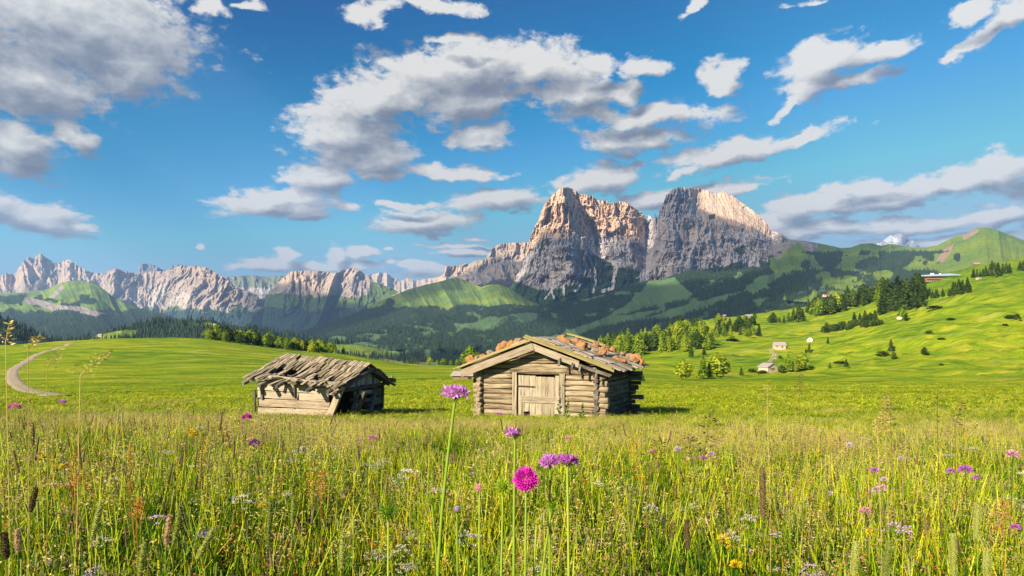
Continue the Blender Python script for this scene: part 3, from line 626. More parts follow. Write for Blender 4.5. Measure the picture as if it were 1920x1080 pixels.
def shadow_cloud(zc=3350.0, cell=70.0):
    Q = []; Wt = []
    for P, w in SHEETS:
        k = (zc - P[:, 2]) / SUN.z
        Q.append(P[:, :2] + k[:, None] * np.array([[SUN.x, SUN.y]])); Wt.append(w)
    Q = np.concatenate(Q); Wt = np.concatenate(Wt)
    x0, y0 = Q.min(0) - 900; x1, y1 = Q.max(0) + 900
    nx, ny = int((x1 - x0) / cell), int((y1 - y0) / cell)
    ix = ((Q[:, 0] - x0) / cell).astype(int); iy = ((Q[:, 1] - y0) / cell).astype(int)
    S = np.zeros((nx, ny)); Cn = np.zeros((nx, ny)); ww_ = np.where(Wt < .5, 4.0, 1.0); np.add.at(S, (ix, iy), Wt * ww_); np.add.at(Cn, (ix, iy), ww_)
    S = np.where(Cn > 0, S / np.maximum(Cn, 1), 0); Cn = (Cn > 0).astype(float)
    def blur(a, s):
        r = int(3 * s) + 1; k = np.exp(-0.5 * (np.arange(-r, r + 1) / s) ** 2); k /= k.sum()
        for ax in (0, 1): a = np.apply_along_axis(lambda v: np.convolve(v, k, 'same'), ax, a)
        return a
    s = blur(S, 1.1) / np.maximum(blur(Cn, 1.1), 1e-3); s = np.where(blur(Cn, 1.1) > 0.12, s, 0)
    gx, gy = np.meshgrid(np.arange(nx), np.arange(ny), indexing='ij')
    s = blur(s, 0.6) + (fbm(gx * 0.35, gy * 0.35, 200, 4) - 0.5) * 0.22
    th = sstep(0.56, 1.0, s) * (0.7 + 0.6 * fbm(gx * 0.25, gy * 0.25, 210, 3))
    th[0, :] = th[-1, :] = 0; th[:, 0] = th[:, -1] = 0
    keep = th > 0.02
    X = x0 + (gx + 0.5) * cell; Y = y0 + (gy + 0.5) * cell
    # closed body: flat base, billowed top
    cellk = keep[:-1, :-1] & keep[1:, :-1] & keep[:-1, 1:] & keep[1:, 1:]
    used = np.zeros_like(keep); 
    for a in (0, 1):
        for b in (0, 1): used[a:nx - 1 + a, b:ny - 1 + b] |= cellk
    edge = used.copy(); full = np.zeros_like(keep)
    cc = np.zeros((nx, ny), int)
    for a in (0, 1):
        for b in (0, 1): cc[a:nx - 1 + a, b:ny - 1 + b] += cellk
    interior = used & (cc == 4)
    zt = zc + np.where(interior, 10 + 70 * th, 0); zb = zc - np.where(interior, 5 + 25 * th, 0)
    idx = -np.ones((nx, ny), int); idx[used] = np.arange(used.sum()); nT = used.sum()
    idb = idx.copy(); idb[interior] = nT + np.arange(interior.sum())
    V = np.concatenate([np.stack([X[used], Y[used], zt[used]], 1), np.stack([X[interior], Y[interior], zb[interior]], 1)])
    i, j = np.nonzero(cellk)
    ft = np.stack([idx[i, j], idx[i + 1, j], idx[i + 1, j + 1], idx[i, j + 1]], 1)
    fb_ = np.stack([idb[i, j], idb[i, j + 1], idb[i + 1, j + 1], idb[i + 1, j]], 1)
    me = mesh_np('shadow_cloud', V, np.concatenate([ft, fb_]), smooth=True)
    m, N, out = material('cloud_vapour')
    pv = N.new('ShaderNodeVolumePrincipled'); pv.inputs['Color'].default_value = (1, 1, 1, 1); pv.inputs['Density'].default_value = 0.0048
    N.l.new(pv.outputs[0], out.inputs['Volume']); me.materials.append(m)
    o = mkobj('shadow_cloud', me); tag(o, kind='stuff')
shadow_cloud()
# ------------------------------------------------------------------ air
if not globals().get('NO_HAZE'):
    m, N, out = material('air')
    pv = N.new('ShaderNodeVolumePrincipled'); pv.inputs['Color'].default_value = (0.34, 0.57, 0.98, 1)
    pv.inputs['Density'].default_value = 5.0e-5; pv.inputs['Anisotropy'].default_value = 0.1
    N.l.new(pv.outputs[0], out.inputs['Volume'])
    x0, x1, y0, y1, z0, z1 = -19000, 19000, -2500, 20500, -901, 1800
    vv = [(x, y, z) for x in (x0, x1) for y in (y0, y1) for z in (z0, z1)]
    me = pmesh(vv, [(0, 1, 3, 2), (4, 6, 7, 5), (0, 4, 5, 1), (2, 3, 7, 6), (0, 2, 6, 4), (1, 5, 7, 3)])
    tag(mkobj('haze', me, m), kind='stuff')
# ================================================================== GROUND FEATURES, TREES AND FAR BUILDINGS
rnd = random.Random(7)
# ------------------------------------------------------------------ tracks
m, N, out = material('gravel')
geo = N.new('ShaderNodeNewGeometry'); nn = N.noise(geo.outputs['Position'], 3.0, 5, 0.7); n0 = N.noise(geo.outputs['Position'], 0.25, 3, 0.6)
bsdf(N, out, N.mix(n0, N.mix(nn, (0.24, 0.19, 0.13), (0.38, 0.31, 0.22)), (0.36, 0.29, 0.20)), 0.95, nn, 0.4, 0.2); M_gravel = m
def ribbon(name, pts, width, lift=0.10, mat=M_gravel, ymin=30):
    w = [seen_ground(px, py, ymin) for px, py in pts]
    P = np.array([[p.x, p.y] for p in w])
    # resample smoothly
    dd = np.concatenate([[0], np.cumsum(np.hypot(*np.diff(P, axis=0).T))]); L = dd[-1]; n = max(12, int(L / 2.0))
    s = np.linspace(0, L, n); Q = np.stack([np.interp(s, dd, P[:, 0]), np.interp(s, dd, P[:, 1])], 1)
    k = np.exp(-0.5 * (np.arange(-6, 7) / 2.5) ** 2); k /= k.sum()
    Qp = np.pad(Q, ((6, 6), (0, 0)), mode='edge'); Q = np.stack([np.convolve(Qp[:, i], k, 'valid') for i in (0, 1)], 1)
    T = np.gradient(Q, axis=0); T /= np.hypot(T[:, 0], T[:, 1])[:, None] + 1e-9; Nn = np.stack([-T[:, 1], T[:, 0]], 1)
    V = []; m_ = 7
    for i in range(n):
        for j in range(m_):
            u = (j / (m_ - 1) - 0.5) * width * (1 + 0.10 * math.sin(i * 1.7 + j))
            x, y = Q[i] + Nn[i] * u; V.append((x, y, ground(x, y) + lift - (0.16 if j in (0, m_ - 1) else 0)))
    me = mesh_np(name, V, grid_faces(n, m_), smooth=True); me.materials.append(mat)
    o = mkobj(name, me); tag(o, kind='structure'); return Q
ribbon('gravel_road', [(118,744),(100,741),(67,736),(50,731),(37,725),(26,715),(22,707),(23,699),(27,692),(35,686),(47,680),(57,673),(65,667),(75,663),(86,660),(98,657),(112,652),(125,648),(139,643)], 2.6, 0.12)
for dxp in (-2.2, 2.2):
    ribbon('farm_track', [(1437 + dxp,680),(1446 + dxp,674),(1453 + dxp,669),(1453 + dxp,665),(1449 + dxp,660),(1445 + dxp,656),(1444 + dxp,653)], 1.0, 0.22, ymin=250)

# ------------------------------------------------------------------ tree kinds
def foliage_mat(name, c1, c2, c3, tl=0.25):
    m, N, out = material(name)
    oi = N.new('ShaderNodeObjectInfo'); geo = N.new('ShaderNodeNewGeometry')
    rv = N.math('ADD', N.math('MULTIPLY', oi.outputs['Random'], 0.45), N.math('MULTIPLY', N.noise(geo.outputs['Position'], 0.9, 3, 0.6), 0.6))
    c = N.ramp(rv, [(0.25, c1), (0.5, c2), (0.8, c3)])
    bsdf(N, out, c, 0.8, spec=0.1, extra=tl); return m
M_larch = foliage_mat('pine_needles_light', (0.12, 0.20, 0.02), (0.24, 0.34, 0.025), (0.40, 0.45, 0.035), 0.35)
M_spruce = foliage_mat('pine_needles_dark', (0.03, 0.06, 0.015), (0.06, 0.11, 0.02), (0.11, 0.16, 0.025), 0.25)
M_bush = foliage_mat('bush_leaves', (0.04, 0.07, 0.015), (0.07, 0.12, 0.02), (0.12, 0.17, 0.03), 0.2)
m, N, out = material('bark'); geo = N.new('ShaderNodeNewGeometry')
bsdf(N, out, N.mix(N.noise(geo.outputs['Position'], 6, 4, 0.6), (0.05, 0.035, 0.025), (0.16, 0.12, 0.09)), 0.9); M_bark = m

def crown_mesh(seed, shape='spire', nb=420, size=0.085):
    """unit-height crown made of many small drooping sprays; base of crown at z=0.06"""
    r = random.Random(seed); V = []; Fc = []
    lean = (r.uniform(-0.02, 0.02), r.uniform(-0.02, 0.02))
    lobes = [(r.uniform(0, 6.28), r.uniform(0.7, 1.25)) for _ in range(7)]
    for i in range(nb):
        if shape == 'spire':
            z = 0.07 + 0.93 * (r.random() ** 1.25); prof = (1 - z) ** 0.85 * 0.235 + 0.012
            prof *= 0.72 + 0.28 * (0.5 + 0.5 * math.sin(z * 46 + seed))
        elif shape == 'round':
            z = 0.12 + 0.88 * (r.random() ** 0.95); q = (z - 0.12) / 0.88; prof = 0.30 * (math.sin(math.pi * min(1, q * 0.82 + 0.20)) ** 0.75) * (1.0 if q < 0.8 else max(0.25, (1 - q) / 0.2) ** 0.6) + 0.01
        else:
            z = 0.02 + 0.96 * r.random(); prof = 0.62 * math.sqrt(max(0.02, 1 - z * z * 0.9))
        a = r.uniform(0, 2 * math.pi); lob = 1.0
        for (la, ls) in lobes: lob += 0.10 * (ls - 1) * math.cos((a - la) * 2 + z * 9) * 3
        rad = prof * lob * (0.55 + 0.55 * r.random() ** 0.5)
        c = Vector((lean[0] * z + rad * math.cos(a), lean[1] * z + rad * math.sin(a), z))
        d = Vector((math.cos(a), math.sin(a), r.uniform(-0.55, 0.15) if shape != 'bush' else r.uniform(-0.2, 0.9))).normalized()
        s = size * (0.6 + 0.8 * r.random()) * (1.15 - 0.5 * z)
        side = d.cross(Vector((0, 0, 1))).normalized(); side = (side + Vector((r.uniform(-.5, .5), r.uniform(-.5, .5), r.uniform(-.6, .6)))).normalized()
        up = side.cross(d).normalized()
        k = len(V)
        V += [c - d * s * 0.6 - side * s * 0.35, c - d * s * 0.5 + side * s * 0.35, c + d * s * 0.3 + side * s * 0.48 - up * s * 0.12, c + d * s * 0.8 - up * s * 0.22, c + d * s * 0.3 - side * s * 0.48 - up * s * 0.12]
        Fc += [(k, k + 1, k + 2, k + 3, k + 4)]
    # dense core so that the middle of the crown is not transparent
    n0 = len(V); rows = 7; seg = 8
    for i in range(rows):
        q = i / (rows - 1); z = 0.09 + 0.86 * q
        if shape == 'spire': rr = 0.13 * (1 - q) ** 0.9 + 0.004
        elif shape == 'round': rr = 0.19 * math.sin(math.pi * min(1, q * 0.8 + 0.18)) ** 0.8 * (1 if q < .9 else .5)
        else: rr = 0.40 * math.sqrt(max(0.02, 1 - q * q))
        for j in range(seg):
            a = 2 * math.pi * j / seg; t = rr * (0.8 + 0.4 * r.random()); V.append(Vector((t * math.cos(a), t * math.sin(a), z)))
    for i in range(rows - 1):
        for j in range(seg): Fc.append((n0 + i * seg + j, n0 + i * seg + (j + 1) % seg, n0 + (i + 1) * seg + (j + 1) % seg, n0 + (i + 1) * seg + j))
    return pmesh(V, Fc, 'crown')
def trunk_mesh(seed):
    r = random.Random(seed); V = []; Fc = []; seg = 6; zs = [-0.06, 0.0, 0.15, 0.5, 0.93]; rs = [0.030, 0.024, 0.018, 0.011, 0.002]
    for z, q in zip(zs, rs):
        for j in range(seg): a = 2 * math.pi * j / seg; V.append((q * math.cos(a), q * math.sin(a), z))
    for i in range(4):
        for j in range(seg): Fc.append((i * seg + j, i * seg + (j + 1) % seg, (i + 1) * seg + (j + 1) % seg, (i + 1) * seg + j))
    for k in range(5):      # a few limbs
        z = 0.12 + 0.1 * k; a = r.uniform(0, 6.28); n = len(V); d = Vector((math.cos(a), math.sin(a), 0.15)); s = Vector((-math.sin(a), math.cos(a), 0)) * 0.004
        p = Vector((0, 0, z)); q = p + d * 0.13; V += [p - s, p + s, q, p + Vector((0, 0, .008))]; Fc += [(n, n + 1, n + 2), (n + 1, n + 3, n + 2), (n + 3, n, n + 2)]
    return pmesh(V, Fc, 'trunk')
SP = [crown_mesh(s, 'spire', 440, 0.075) for s in range(5)]
RD = [crown_mesh(20 + s, 'round', 520, 0.080) for s in range(5)]
BU = [crown_mesh(40 + s, 'bush', 300, 0.17) for s in range(4)]
TK = [trunk_mesh(s) for s in range(3)]
def crown_of(me, mat, cache={}):
    k = (me.name, mat.name)
    if k not in cache:
        c = me.copy(); c.materials.clear(); c.materials.append(mat); cache[k] = c
    return cache[k]
for t_ in TK: t_.materials.append(M_bark)
for b_ in BU: b_.materials.append(M_bush)
REG = []
def tree(name, loc, h, kind='spire', mat=None, label=None, cat='tree', group=None, wide=1.0):
    e = empty(name, loc, rnd.uniform(0, 6.28)); 
    me = crown_of(rnd.choice(SP if kind == 'spire' else RD), mat or M_spruce)
    w = h * wide * rnd.uniform(0.85, 1.2)
    mkobj('crown', me, parent=e, scale=(w, w, h)); mkobj('trunk', rnd.choice(TK), parent=e, scale=(h, h, h))
    tag(e, label, cat, group); REG.append((e, CX + F * loc[0] / loc[1], HY - F * loc[2] / loc[1], h * F / loc[1], mat or M_spruce)); return e
def bush(loc, h, w, label, group=None, name='shrub'):
    e = mkobj(name, rnd.choice(BU), loc=loc, rot=(0, 0, rnd.uniform(0, 6.28)), scale=(w, w * rnd.uniform(.8, 1.1), h)); tag(e, label, 'shrub', group)
    if group: REG.append((e, CX + F * loc[0] / loc[1], HY - F * loc[2] / loc[1], h * F / loc[1], M_bush))
    return e
def stand(px, py_base, px_h, **kw):
    """tree whose foot shows at (px,py_base) and which is px_h photo pixels tall"""
    ym = kw.pop('ymin', 60)
    p = seen_ground(px, py_base, ym); return p, px_h * p.y / F
def rim_point(px, ymin, ymax):
    Ys = np.linspace(ymin, ymax, 200); xs = (px - CX) / F * Ys; p = HY - F * H(xs, Ys) / Ys; i = int(np.argmin(p)); return float(Ys[i]), float(p[i])

# grove on the crest, left of centre
g_ = 'trees of the grove on the crest left of centre'
px = 392
while px < 618:
    f = (px - 392) / 226.0
    for row in range(2):
        Yc, pc = rim_point(px, 330, 520)
        Y = Yc - 14 + row * 24 + rnd.uniform(-6, 6); h = (24 - 4 * f + rnd.uniform(-5, 4)) * Y / F * (1.15 if row else 1.0)
        p = on_ground(px + rnd.uniform(-4, 4), Y)
        tree('pine_tree', p, h, 'round', M_larch if rnd.random() < 0.35 + 0.4 * f else M_spruce, 'bushy green pine in the grove on the meadow crest above the ruined hut', group=g_, wide=1.15)
    px += rnd.uniform(5.5, 9)
for i, (px, hh) in enumerate([(643,16),(652,11),(660,9),(628,12)]):
    Yc, pc = rim_point(px, 330, 520); p = on_ground(px, Yc)
    tree('pine_tree', p, hh * Yc / F, 'spire', M_larch, ['small green pine standing at the right end of the crest grove', 'tiny pine just right of the crest grove', 'smallest pine on the crest, farthest right of the grove', 'slim pine closing the right end of the grove'][i])
# trees on the low crest between the two huts
for i, (px, hh, k) in enumerate([(764,6,0),(806,14,1),(820,8,1),(832,12,1),(846,10,1),(882,34,1),(893,24,1),(872,20,1),(858,12,1)]):
    Yc, pc = rim_point(px, 330, 560); p = on_ground(px, Yc)
    tree('pine_tree', p, hh * Yc / F * 1.1, 'round' if k else 'spire', M_larch, ['tiny green tree alone on the crest between the huts','round green tree on the crest left of the log hut','low green tree next to the round one on the crest','yellow green tree on the crest between the two huts','small tree close to the left eave of the log hut',
        'tall light green tree rising behind the left roof slope of the log hut','second light green tree behind the left roof slope of the log hut','green tree just left of the tall one behind the log hut','low green tree at the left eave of the log hut'][i], wide=1.3)
# light larch wood right behind the log hut
g_ = 'light green conifers of the wood behind the log hut'
for k in range(135):
    px = rnd.uniform(1105, 1345); f = (px - 1105) / 240.0
    base = 668 - 12 * f - rnd.random() ** 1.3 * (16 + 30 * f); 
    if px < 1205: base = rnd.uniform(650, 668)
    p = seen_ground(px, base, 330, 900)
    tree('larch_tree', p, (30 + rnd.uniform(-8, 12)) * p.y / F * (1 - 0.25 * (668 - base) / 46), 'spire' if rnd.random() < .55 else 'round', M_larch if rnd.random() < .8 else M_spruce, 'light green conifer in the sloping wood right of the log hut roof', group=g_)
g_ = 'dark conifers at the upper edge of the light green wood'
for k in range(22):
    px = rnd.uniform(1255, 1312); p = seen_ground(px, rnd.uniform(604, 622), 500, 950)
    tree('spruce_tree', p, rnd.uniform(16, 24) * p.y / F, 'spire', M_spruce, 'dark conifer in the clump topping the light green wood', group=g_)
# individual trees and small groups on the right slope: px, base py, height px, kind, material, label
single = [
 (1281,712,36,'r',1,'left tree of the three-tree clump below the small wood on the basin edge'),
 (1318,710,40,'s',1,'middle pointed tree of the clump on the basin edge'),
 (1344,706,42,'r',1,'tall tree of the pair right in the basin edge clump'),
 (1356,705,38,'r',1,'rightmost tree of the clump on the basin edge'),
 (1306,708,22,'s',1,'low tree filling the gap in the basin edge clump'),
 (1330,709,26,'s',1,'small tree in front of the tall pair in the basin edge clump'),
 (1296,670,20,'s',0,'small tree alone between wood and basin, left'),
 (1320,666,13,'s',0,'tiny conifer alone on the bright slope above the basin clump'),
 (1390,704,14,'s',0,'tiny conifer left of the farmhouse track'),
 (1478,697,30,'s',1,'pointed conifer left of the half hidden cottage'),
 (1503,696,32,'r',1,'large bushy tree right of the half hidden cottage'),
 (1492,698,14,'r',1,'small tree in front of the half hidden cottage'),
 (1466,699,14,'r',0,'low round tree right of the farmhouse'),
 (1517,661,16,'s',0,'small dark conifer below the white hut'),
 (1511,663,9,'s',0,'tiny conifer left of the small dark one below the white hut'),
 (1552,645,12,'s',0,'tiny conifer right of the white hut'),
 (1556,690,10,'s',0,'small bush-like conifer on the basin edge, left of two'),
 (1587,691,15,'s',0,'small conifer on the basin edge, right of two'),
 (1671,660,22,'s',0,'spindly conifer alone on the open slope'),
 (1676,675,14,'r',0,'low dark tree below the spindly conifer'),
 (1733,668,14,'r',0,'small round dark tree alone on the open bright slope'),
 (1692,601,20,'r',1,'round light tree beside the pale rock on the slope shoulder'),
 (1699,601,12,'s',0,'dark small conifer behind the round light tree'),
 (1449,608,20,'r',0,'round dark tree at the left of the ridge meadow'),
 (1488,603,22,'s',0,'leftmost conifer of the ridge meadow group'),
 (1497,603,28,'s',0,'tallest pointed conifer of the ridge meadow group'),
 (1505,602,20,'s',0,'broad conifer of the ridge meadow group'),
 (1479,603,16,'s',0,'small conifer left in the ridge meadow group'),
 (1462,606,10,'s',0,'small tree between round tree and ridge meadow group'),
 (1470,606,12,'s',0,'small tree just left of the ridge meadow group'),
 (1412,628,18,'s',1,'pointed conifer at the right end of the hillside copse'),
 (1423,632,22,'s',0,'dark conifer right of the hillside copse'),
 (1402,634,16,'r',1,'bushy conifer of the hillside copse'),
 (1381,622,20,'r',0,'round conifer above the hillside copse'),
 (1406,596,8,'s',0,'tiny conifer right of the far log barn'),
 (1417,596,7,'s',0,'second tiny conifer right of the far log barn'),
 (1602,607,20,'s',0,'left pointed conifer of the hollow group'),
 (1612,607,18,'s',0,'second pointed conifer of the hollow group'),
 (1622,606,22,'s',0,'tall thin conifer of the hollow group'),
 (1632,606,17,'r',0,'round conifer of the hollow group'),
 (1641,604,20,'s',0,'right pointed conifer of the hollow group'),
]
for (px, py, hh, k, mt, lab) in single:
    p, h = stand(px, py, hh, ymin=120)
    tree('pine_tree' if k == 'r' else 'spruce_tree', p, h * 1.08, 'round' if k == 'r' else 'spire', M_larch if mt else M_spruce, lab, wide=1.15)
g_ = 'conifers of the light wood on the middle slope'
for k in range(26):
    px = rnd.uniform(1345, 1415); p = seen_ground(px, rnd.uniform(606, 634) , 480, 950)
    tree('spruce_tree', p, rnd.uniform(16, 26) * p.y / F, rnd.choice(['spire', 'round']), rnd.choice([M_larch, M_spruce]), 'conifer in the loose wood on the middle slope', group=g_)
# dark belt from the slope up to the hotel
g_ = 'dark conifers of the belt below the hotel'
belt = [(1522,592,26),(1532,590,32),(1545,588,34),(1558,586,34),(1570,583,34),(1583,580,34),(1597,576,36),(1612,572,38),(1626,570,36),(1640,566,36),(1655,562,34)]
for (px, py, hh) in belt:
    for k in range(4):
        q = px + rnd.uniform(-8, 8); p = seen_ground(q, py + rnd.uniform(-8, 3), 560, 1100)
        tree('spruce_tree', p, hh * rnd.uniform(0.7, 1.05) * p.y / F, rnd.choice(['spire', 'spire', 'round']), M_spruce if rnd.random() < .7 else M_larch, 'dark conifer in the long belt of trees running up to the hotel', group=g_)
for k in range(46):
    q = rnd.uniform(1652, 1735); f = (q - 1652) / 83; p = seen_ground(q, rnd.uniform(560 - 14 * f, 590 - 14 * f), 540, 1100)
    tree('spruce_tree', p, rnd.uniform(28, 44) * p.y / F, 'spire', M_spruce, 'tall dark conifer in the thick stand left of the hotel', group=g_)
g_ = 'dark conifers around and below the hotel'
for k in range(26):
    q = rnd.uniform(1735, 1816); f = (q - 1735) / 80; p = seen_ground(q, rnd.uniform(556, 563 - 14 * f), 560, 1000)
    tree('spruce_tree', p, rnd.uniform(14, 22) * p.y / F * (1.5 if q > 1785 else .8), 'spire', M_spruce, 'dark conifer in front of and beside the hotel', group=g_)
g_ = 'dark conifers in the row on the upper right slope'
for px, py, hh in [(1825,522,16),(1832,520,14),(1838,521,12),(1848,518,18),(1856,517,20),(1864,519,24),(1872,517,22),(1880,512,16),(1887,512,18),(1893,512,17),(1912,508,16),(1918,508,17),(1844,519,14),(1860,516,24)]:
    p = seen_ground(px, py, 700, 1200); tree('spruce_tree', p, hh * p.y / F * 1.1, 'spire', M_spruce, 'dark conifer of the row on the upper right slope', group=g_)
# low shrubs
for k in range(46):
    px = rnd.uniform(1542, 1652); f = (px - 1542) / 110; p = seen_ground(px, 622 - 14 * f + rnd.uniform(-5, 3), 480, 800)
    bush(p, rnd.uniform(7, 12) * p.y / F, rnd.uniform(6, 10) * p.y / F, 'mountain pine bush in the dense dark thicket in the hollow', 'bushes of the thicket in the hollow')
for i, (px, py, hh, ww, lab) in enumerate([(1655,667,9,20,'flat dark shrub patch below the spindly conifer'),(1742,625,5,12,'low brownish shrub on the open slope, middle'),(1893,598,7,16,'dark shrub clump near the right edge'),(1905,600,9,14,'round dark shrub touching the right edge'),(1884,612,4,10,'small dark shrub below the pair near the right edge'),
        (1783,601,4,14,'flat shrub on the slope below the orange earth scar'),(1752,580,6,24,'broad low shrub mound on the slope shoulder'),(1500,686,6,12,'shrub between conifer and cottage'),(1410,697,6,14,'shrub left of the farmhouse'),(1430,700,6,18,'shrub in front of the farmhouse'),(1575,682,4,22,'long low shrub strip on the basin edge'),(1373,640,5,22,'long low shrub strip left of the copse'),
        (1205,715,12,9,'dark shrub just right of the log hut'),(1463,672,5,7,'shrub by the bend of the farm track'),(1765,638,3,12,'flat shrub on the open slope'),(1765,686,3,8,'small shrub in the bright meadow, right')]):
    p = seen_ground(px, py, 100); bush(p, hh * p.y / F, ww * 0.8 * p.y / F, lab)

def relabel(group, noun, place):
    """say for each tree of a dense group its size, tone and where in the group it stands"""
    T = [t for t in REG if t[0].get('group') == group]; n = len(T)
    xs = sorted(t[1] for t in T); ys = sorted(t[2] for t in T); hs = sorted(t[3] for t in T)
    where = ['at left end', 'left of middle', 'near middle', 'right of middle', 'at right end']
    for e, x, y, h, mt in T:
        a = where[min(4, int(5 * xs.index(x) / n))]; b = 'front' if ys.index(y) > n / 2 else 'back'
        c = ('short', 'middling', 'tall')[min(2, int(3 * hs.index(h) / n))]; d = 'pale green' if mt is M_larch else 'dark green'
        e['label'] = '%s %s %s %s, %s of %s' % (c, d, noun, a, b, place)
relabel('trees of the grove on the crest left of centre', 'pine', 'the crest grove')
relabel('light green conifers of the wood behind the log hut', 'conifer', 'wood behind the log hut')
relabel('dark conifers at the upper edge of the light green wood', 'conifer', 'the clump topping the wood')
relabel('conifers of the light wood on the middle slope', 'conifer', 'the middle slope wood')
for nm in ('left stand',): pass
relabel('dark conifers of the belt below the hotel', 'conifer', 'the belt below the hotel')
relabel('dark conifers around and below the hotel', 'conifer', 'the trees round the hotel')
relabel('dark conifers in the row on the upper right slope', 'conifer', 'the upper right row')
relabel('bushes of the thicket in the hollow', 'mountain pine bush', 'the hollow thicket')

# ------------------------------------------------------------------ forests that read as one mass
def instance_stuff(name, pts, scales, rots, protos, mat=None, kind='stuff', pick=None):
    me = bpy.data.meshes.new(name + '_points'); n = len(pts)
    me.vertices.add(n); me.vertices.foreach_set('co', np.asarray(pts, np.float32).ravel())
    for nm, typ, arr in (('size', 'FLOAT_VECTOR', scales), ('turn', 'FLOAT_VECTOR', rots), ('pick', 'INT', pick if pick is not None else np.random.RandomState(3).randint(0, len(protos), n))):
        a = me.attributes.new(nm, typ, 'POINT')
        if typ == 'INT': a.data.foreach_set('value', np.asarray(arr, np.int32))
        else: a.data.foreach_set('vector', np.asarray(arr, np.float32).ravel())
    o = mkobj(name, me); tag(o, kind=kind)
    coll = bpy.data.collections.new(name + '_kinds')
    for i, pm in enumerate(protos):
        q = bpy.data.objects.new('%s_kind_%02d' % (name, i), pm); coll.objects.link(q)
    ng = bpy.data.node_groups.new(name + '_nodes', 'GeometryNodeTree')
    ng.interface.new_socket('Geometry', in_out='INPUT', socket_type='NodeSocketGeometry'); ng.interface.new_socket('Geometry', in_out='OUTPUT', socket_type='NodeSocketGeometry')
    gi = ng.nodes.new('NodeGroupInput'); go = ng.nodes.new('NodeGroupOutput')
    ci = ng.nodes.new('GeometryNodeCollectionInfo'); ci.inputs['Collection'].default_value = coll
    ci.inputs['Separate Children'].default_value = True; ci.inputs['Reset Children'].default_value = True
    ip = ng.nodes.new('GeometryNodeInstanceOnPoints'); ip.inputs['Pick Instance'].default_value = True
    def attr(nm, dt):
        q = ng.nodes.new('GeometryNodeInputNamedAttribute'); q.data_type = dt; q.inputs['Name'].default_value = nm; return q.outputs[0]
    e2r = ng.nodes.new('FunctionNodeEulerToRotation')
    L = ng.links
    L.new(gi.outputs[0], ip.inputs['Points']); L.new(ci.outputs[0], ip.inputs['Instance'])
    L.new(attr('pick', 'INT'), ip.inputs['Instance Index']); L.new(attr('size', 'FLOAT_VECTOR'), ip.inputs['Scale'])
    L.new(attr('turn', 'FLOAT_VECTOR'), e2r.inputs[0]); L.new(e2r.outputs[0], ip.inputs['Rotation'])
    L.new(ip.outputs[0], go.inputs[0])
    md = o.modifiers.new('scatter', 'NODES'); md.node_group = ng
    return o
def far_tree(seed, mat, fat=0.16):
    r = random.Random(seed); V = []; Fc = []; seg = 6
    for lv in range(4):
        z0 = 0.02 + lv * 0.2; rr = fat * (1 - lv * 0.22) * r.uniform(.85, 1.15); n = len(V); ph = r.uniform(0, 6)
        for j in range(seg): a = ph + 2 * math.pi * j / seg; q = rr * r.uniform(.75, 1.2); V.append((q * math.cos(a), q * math.sin(a), z0 + r.uniform(-.02, .02)))
        V.append((0, 0, min(1.0, z0 + 0.42)))
        for j in range(seg): Fc.append((n + j, n + (j + 1) % seg, n + seg))
    me = pmesh(V, Fc, 'far_conifer'); me.materials.append(mat); return me
M_far = foliage_mat('far_conifers', (0.012, 0.026, 0.016), (0.020, 0.040, 0.022), (0.036, 0.062, 0.027), 0.0)
FT = [far_tree(s, M_far, 0.15 + 0.03 * (s % 3)) for s in range(6)]
def forest_on(name, sheets, n, hmin=14, hmax=26, th=0.55):
    rs = np.random.RandomState(11); Pall = []; 
    for sh, num, ylim in sheets:
        P, A = sh['P'], sh['A']; nt, nx = P.shape[:2]
        cnt = 0; out_ = []
        while cnt < num:
            k = num * 2
            i = rs.rand(k) * (nt - 1.01); j = rs.rand(k) * (nx - 1.01); i0 = i.astype(int); j0 = j.astype(int); a = (i - i0)[:, None]; b = (j - j0)[:, None]
            Q = (P[i0, j0] * (1 - a) + P[i0 + 1, j0] * a) * (1 - b) + (P[i0, j0 + 1] * (1 - a) + P[i0 + 1, j0 + 1] * a) * b
            Fm = A[i0, j0, 2]; px = CX + F * Q[:, 0] / Q[:, 1]
            # about even density on the ground as seen
            keep = (Fm > th) & (rs.rand(k) < 1.0) & (Q[:, 1] < ylim)
            out_.append(Q[keep]); cnt += keep.sum()
            if len(out_) > 12: break
        Pall.append(np.concatenate(out_)[:num])
    Q = np.concatenate(Pall); n = len(Q); h = rs.uniform(hmin, hmax, n) * (0.75 + 0.5 * vnoise(Q[:, 0] / 120, Q[:, 1] / 120, 5)); 
    S = np.stack([h * rs.uniform(.9, 1.3, n), h * rs.uniform(.9, 1.3, n), h], 1); Rr = np.zeros((n, 3)); Rr[:, 2] = rs.rand(n) * 6.28
    Q[:, 2] -= 1.0
    return instance_stuff(name, Q, S, Rr, FT)
forest_on('valley_forest', [(FS, 42000, 9e9), (GH, 14000, 9e9), (GR, 6000, 9e9), (KN, 14000, 9e9)], 0, 11, 20)
forest_on('ridge_forest', [(FL, 9000, 9e9)], 0, 11, 19)

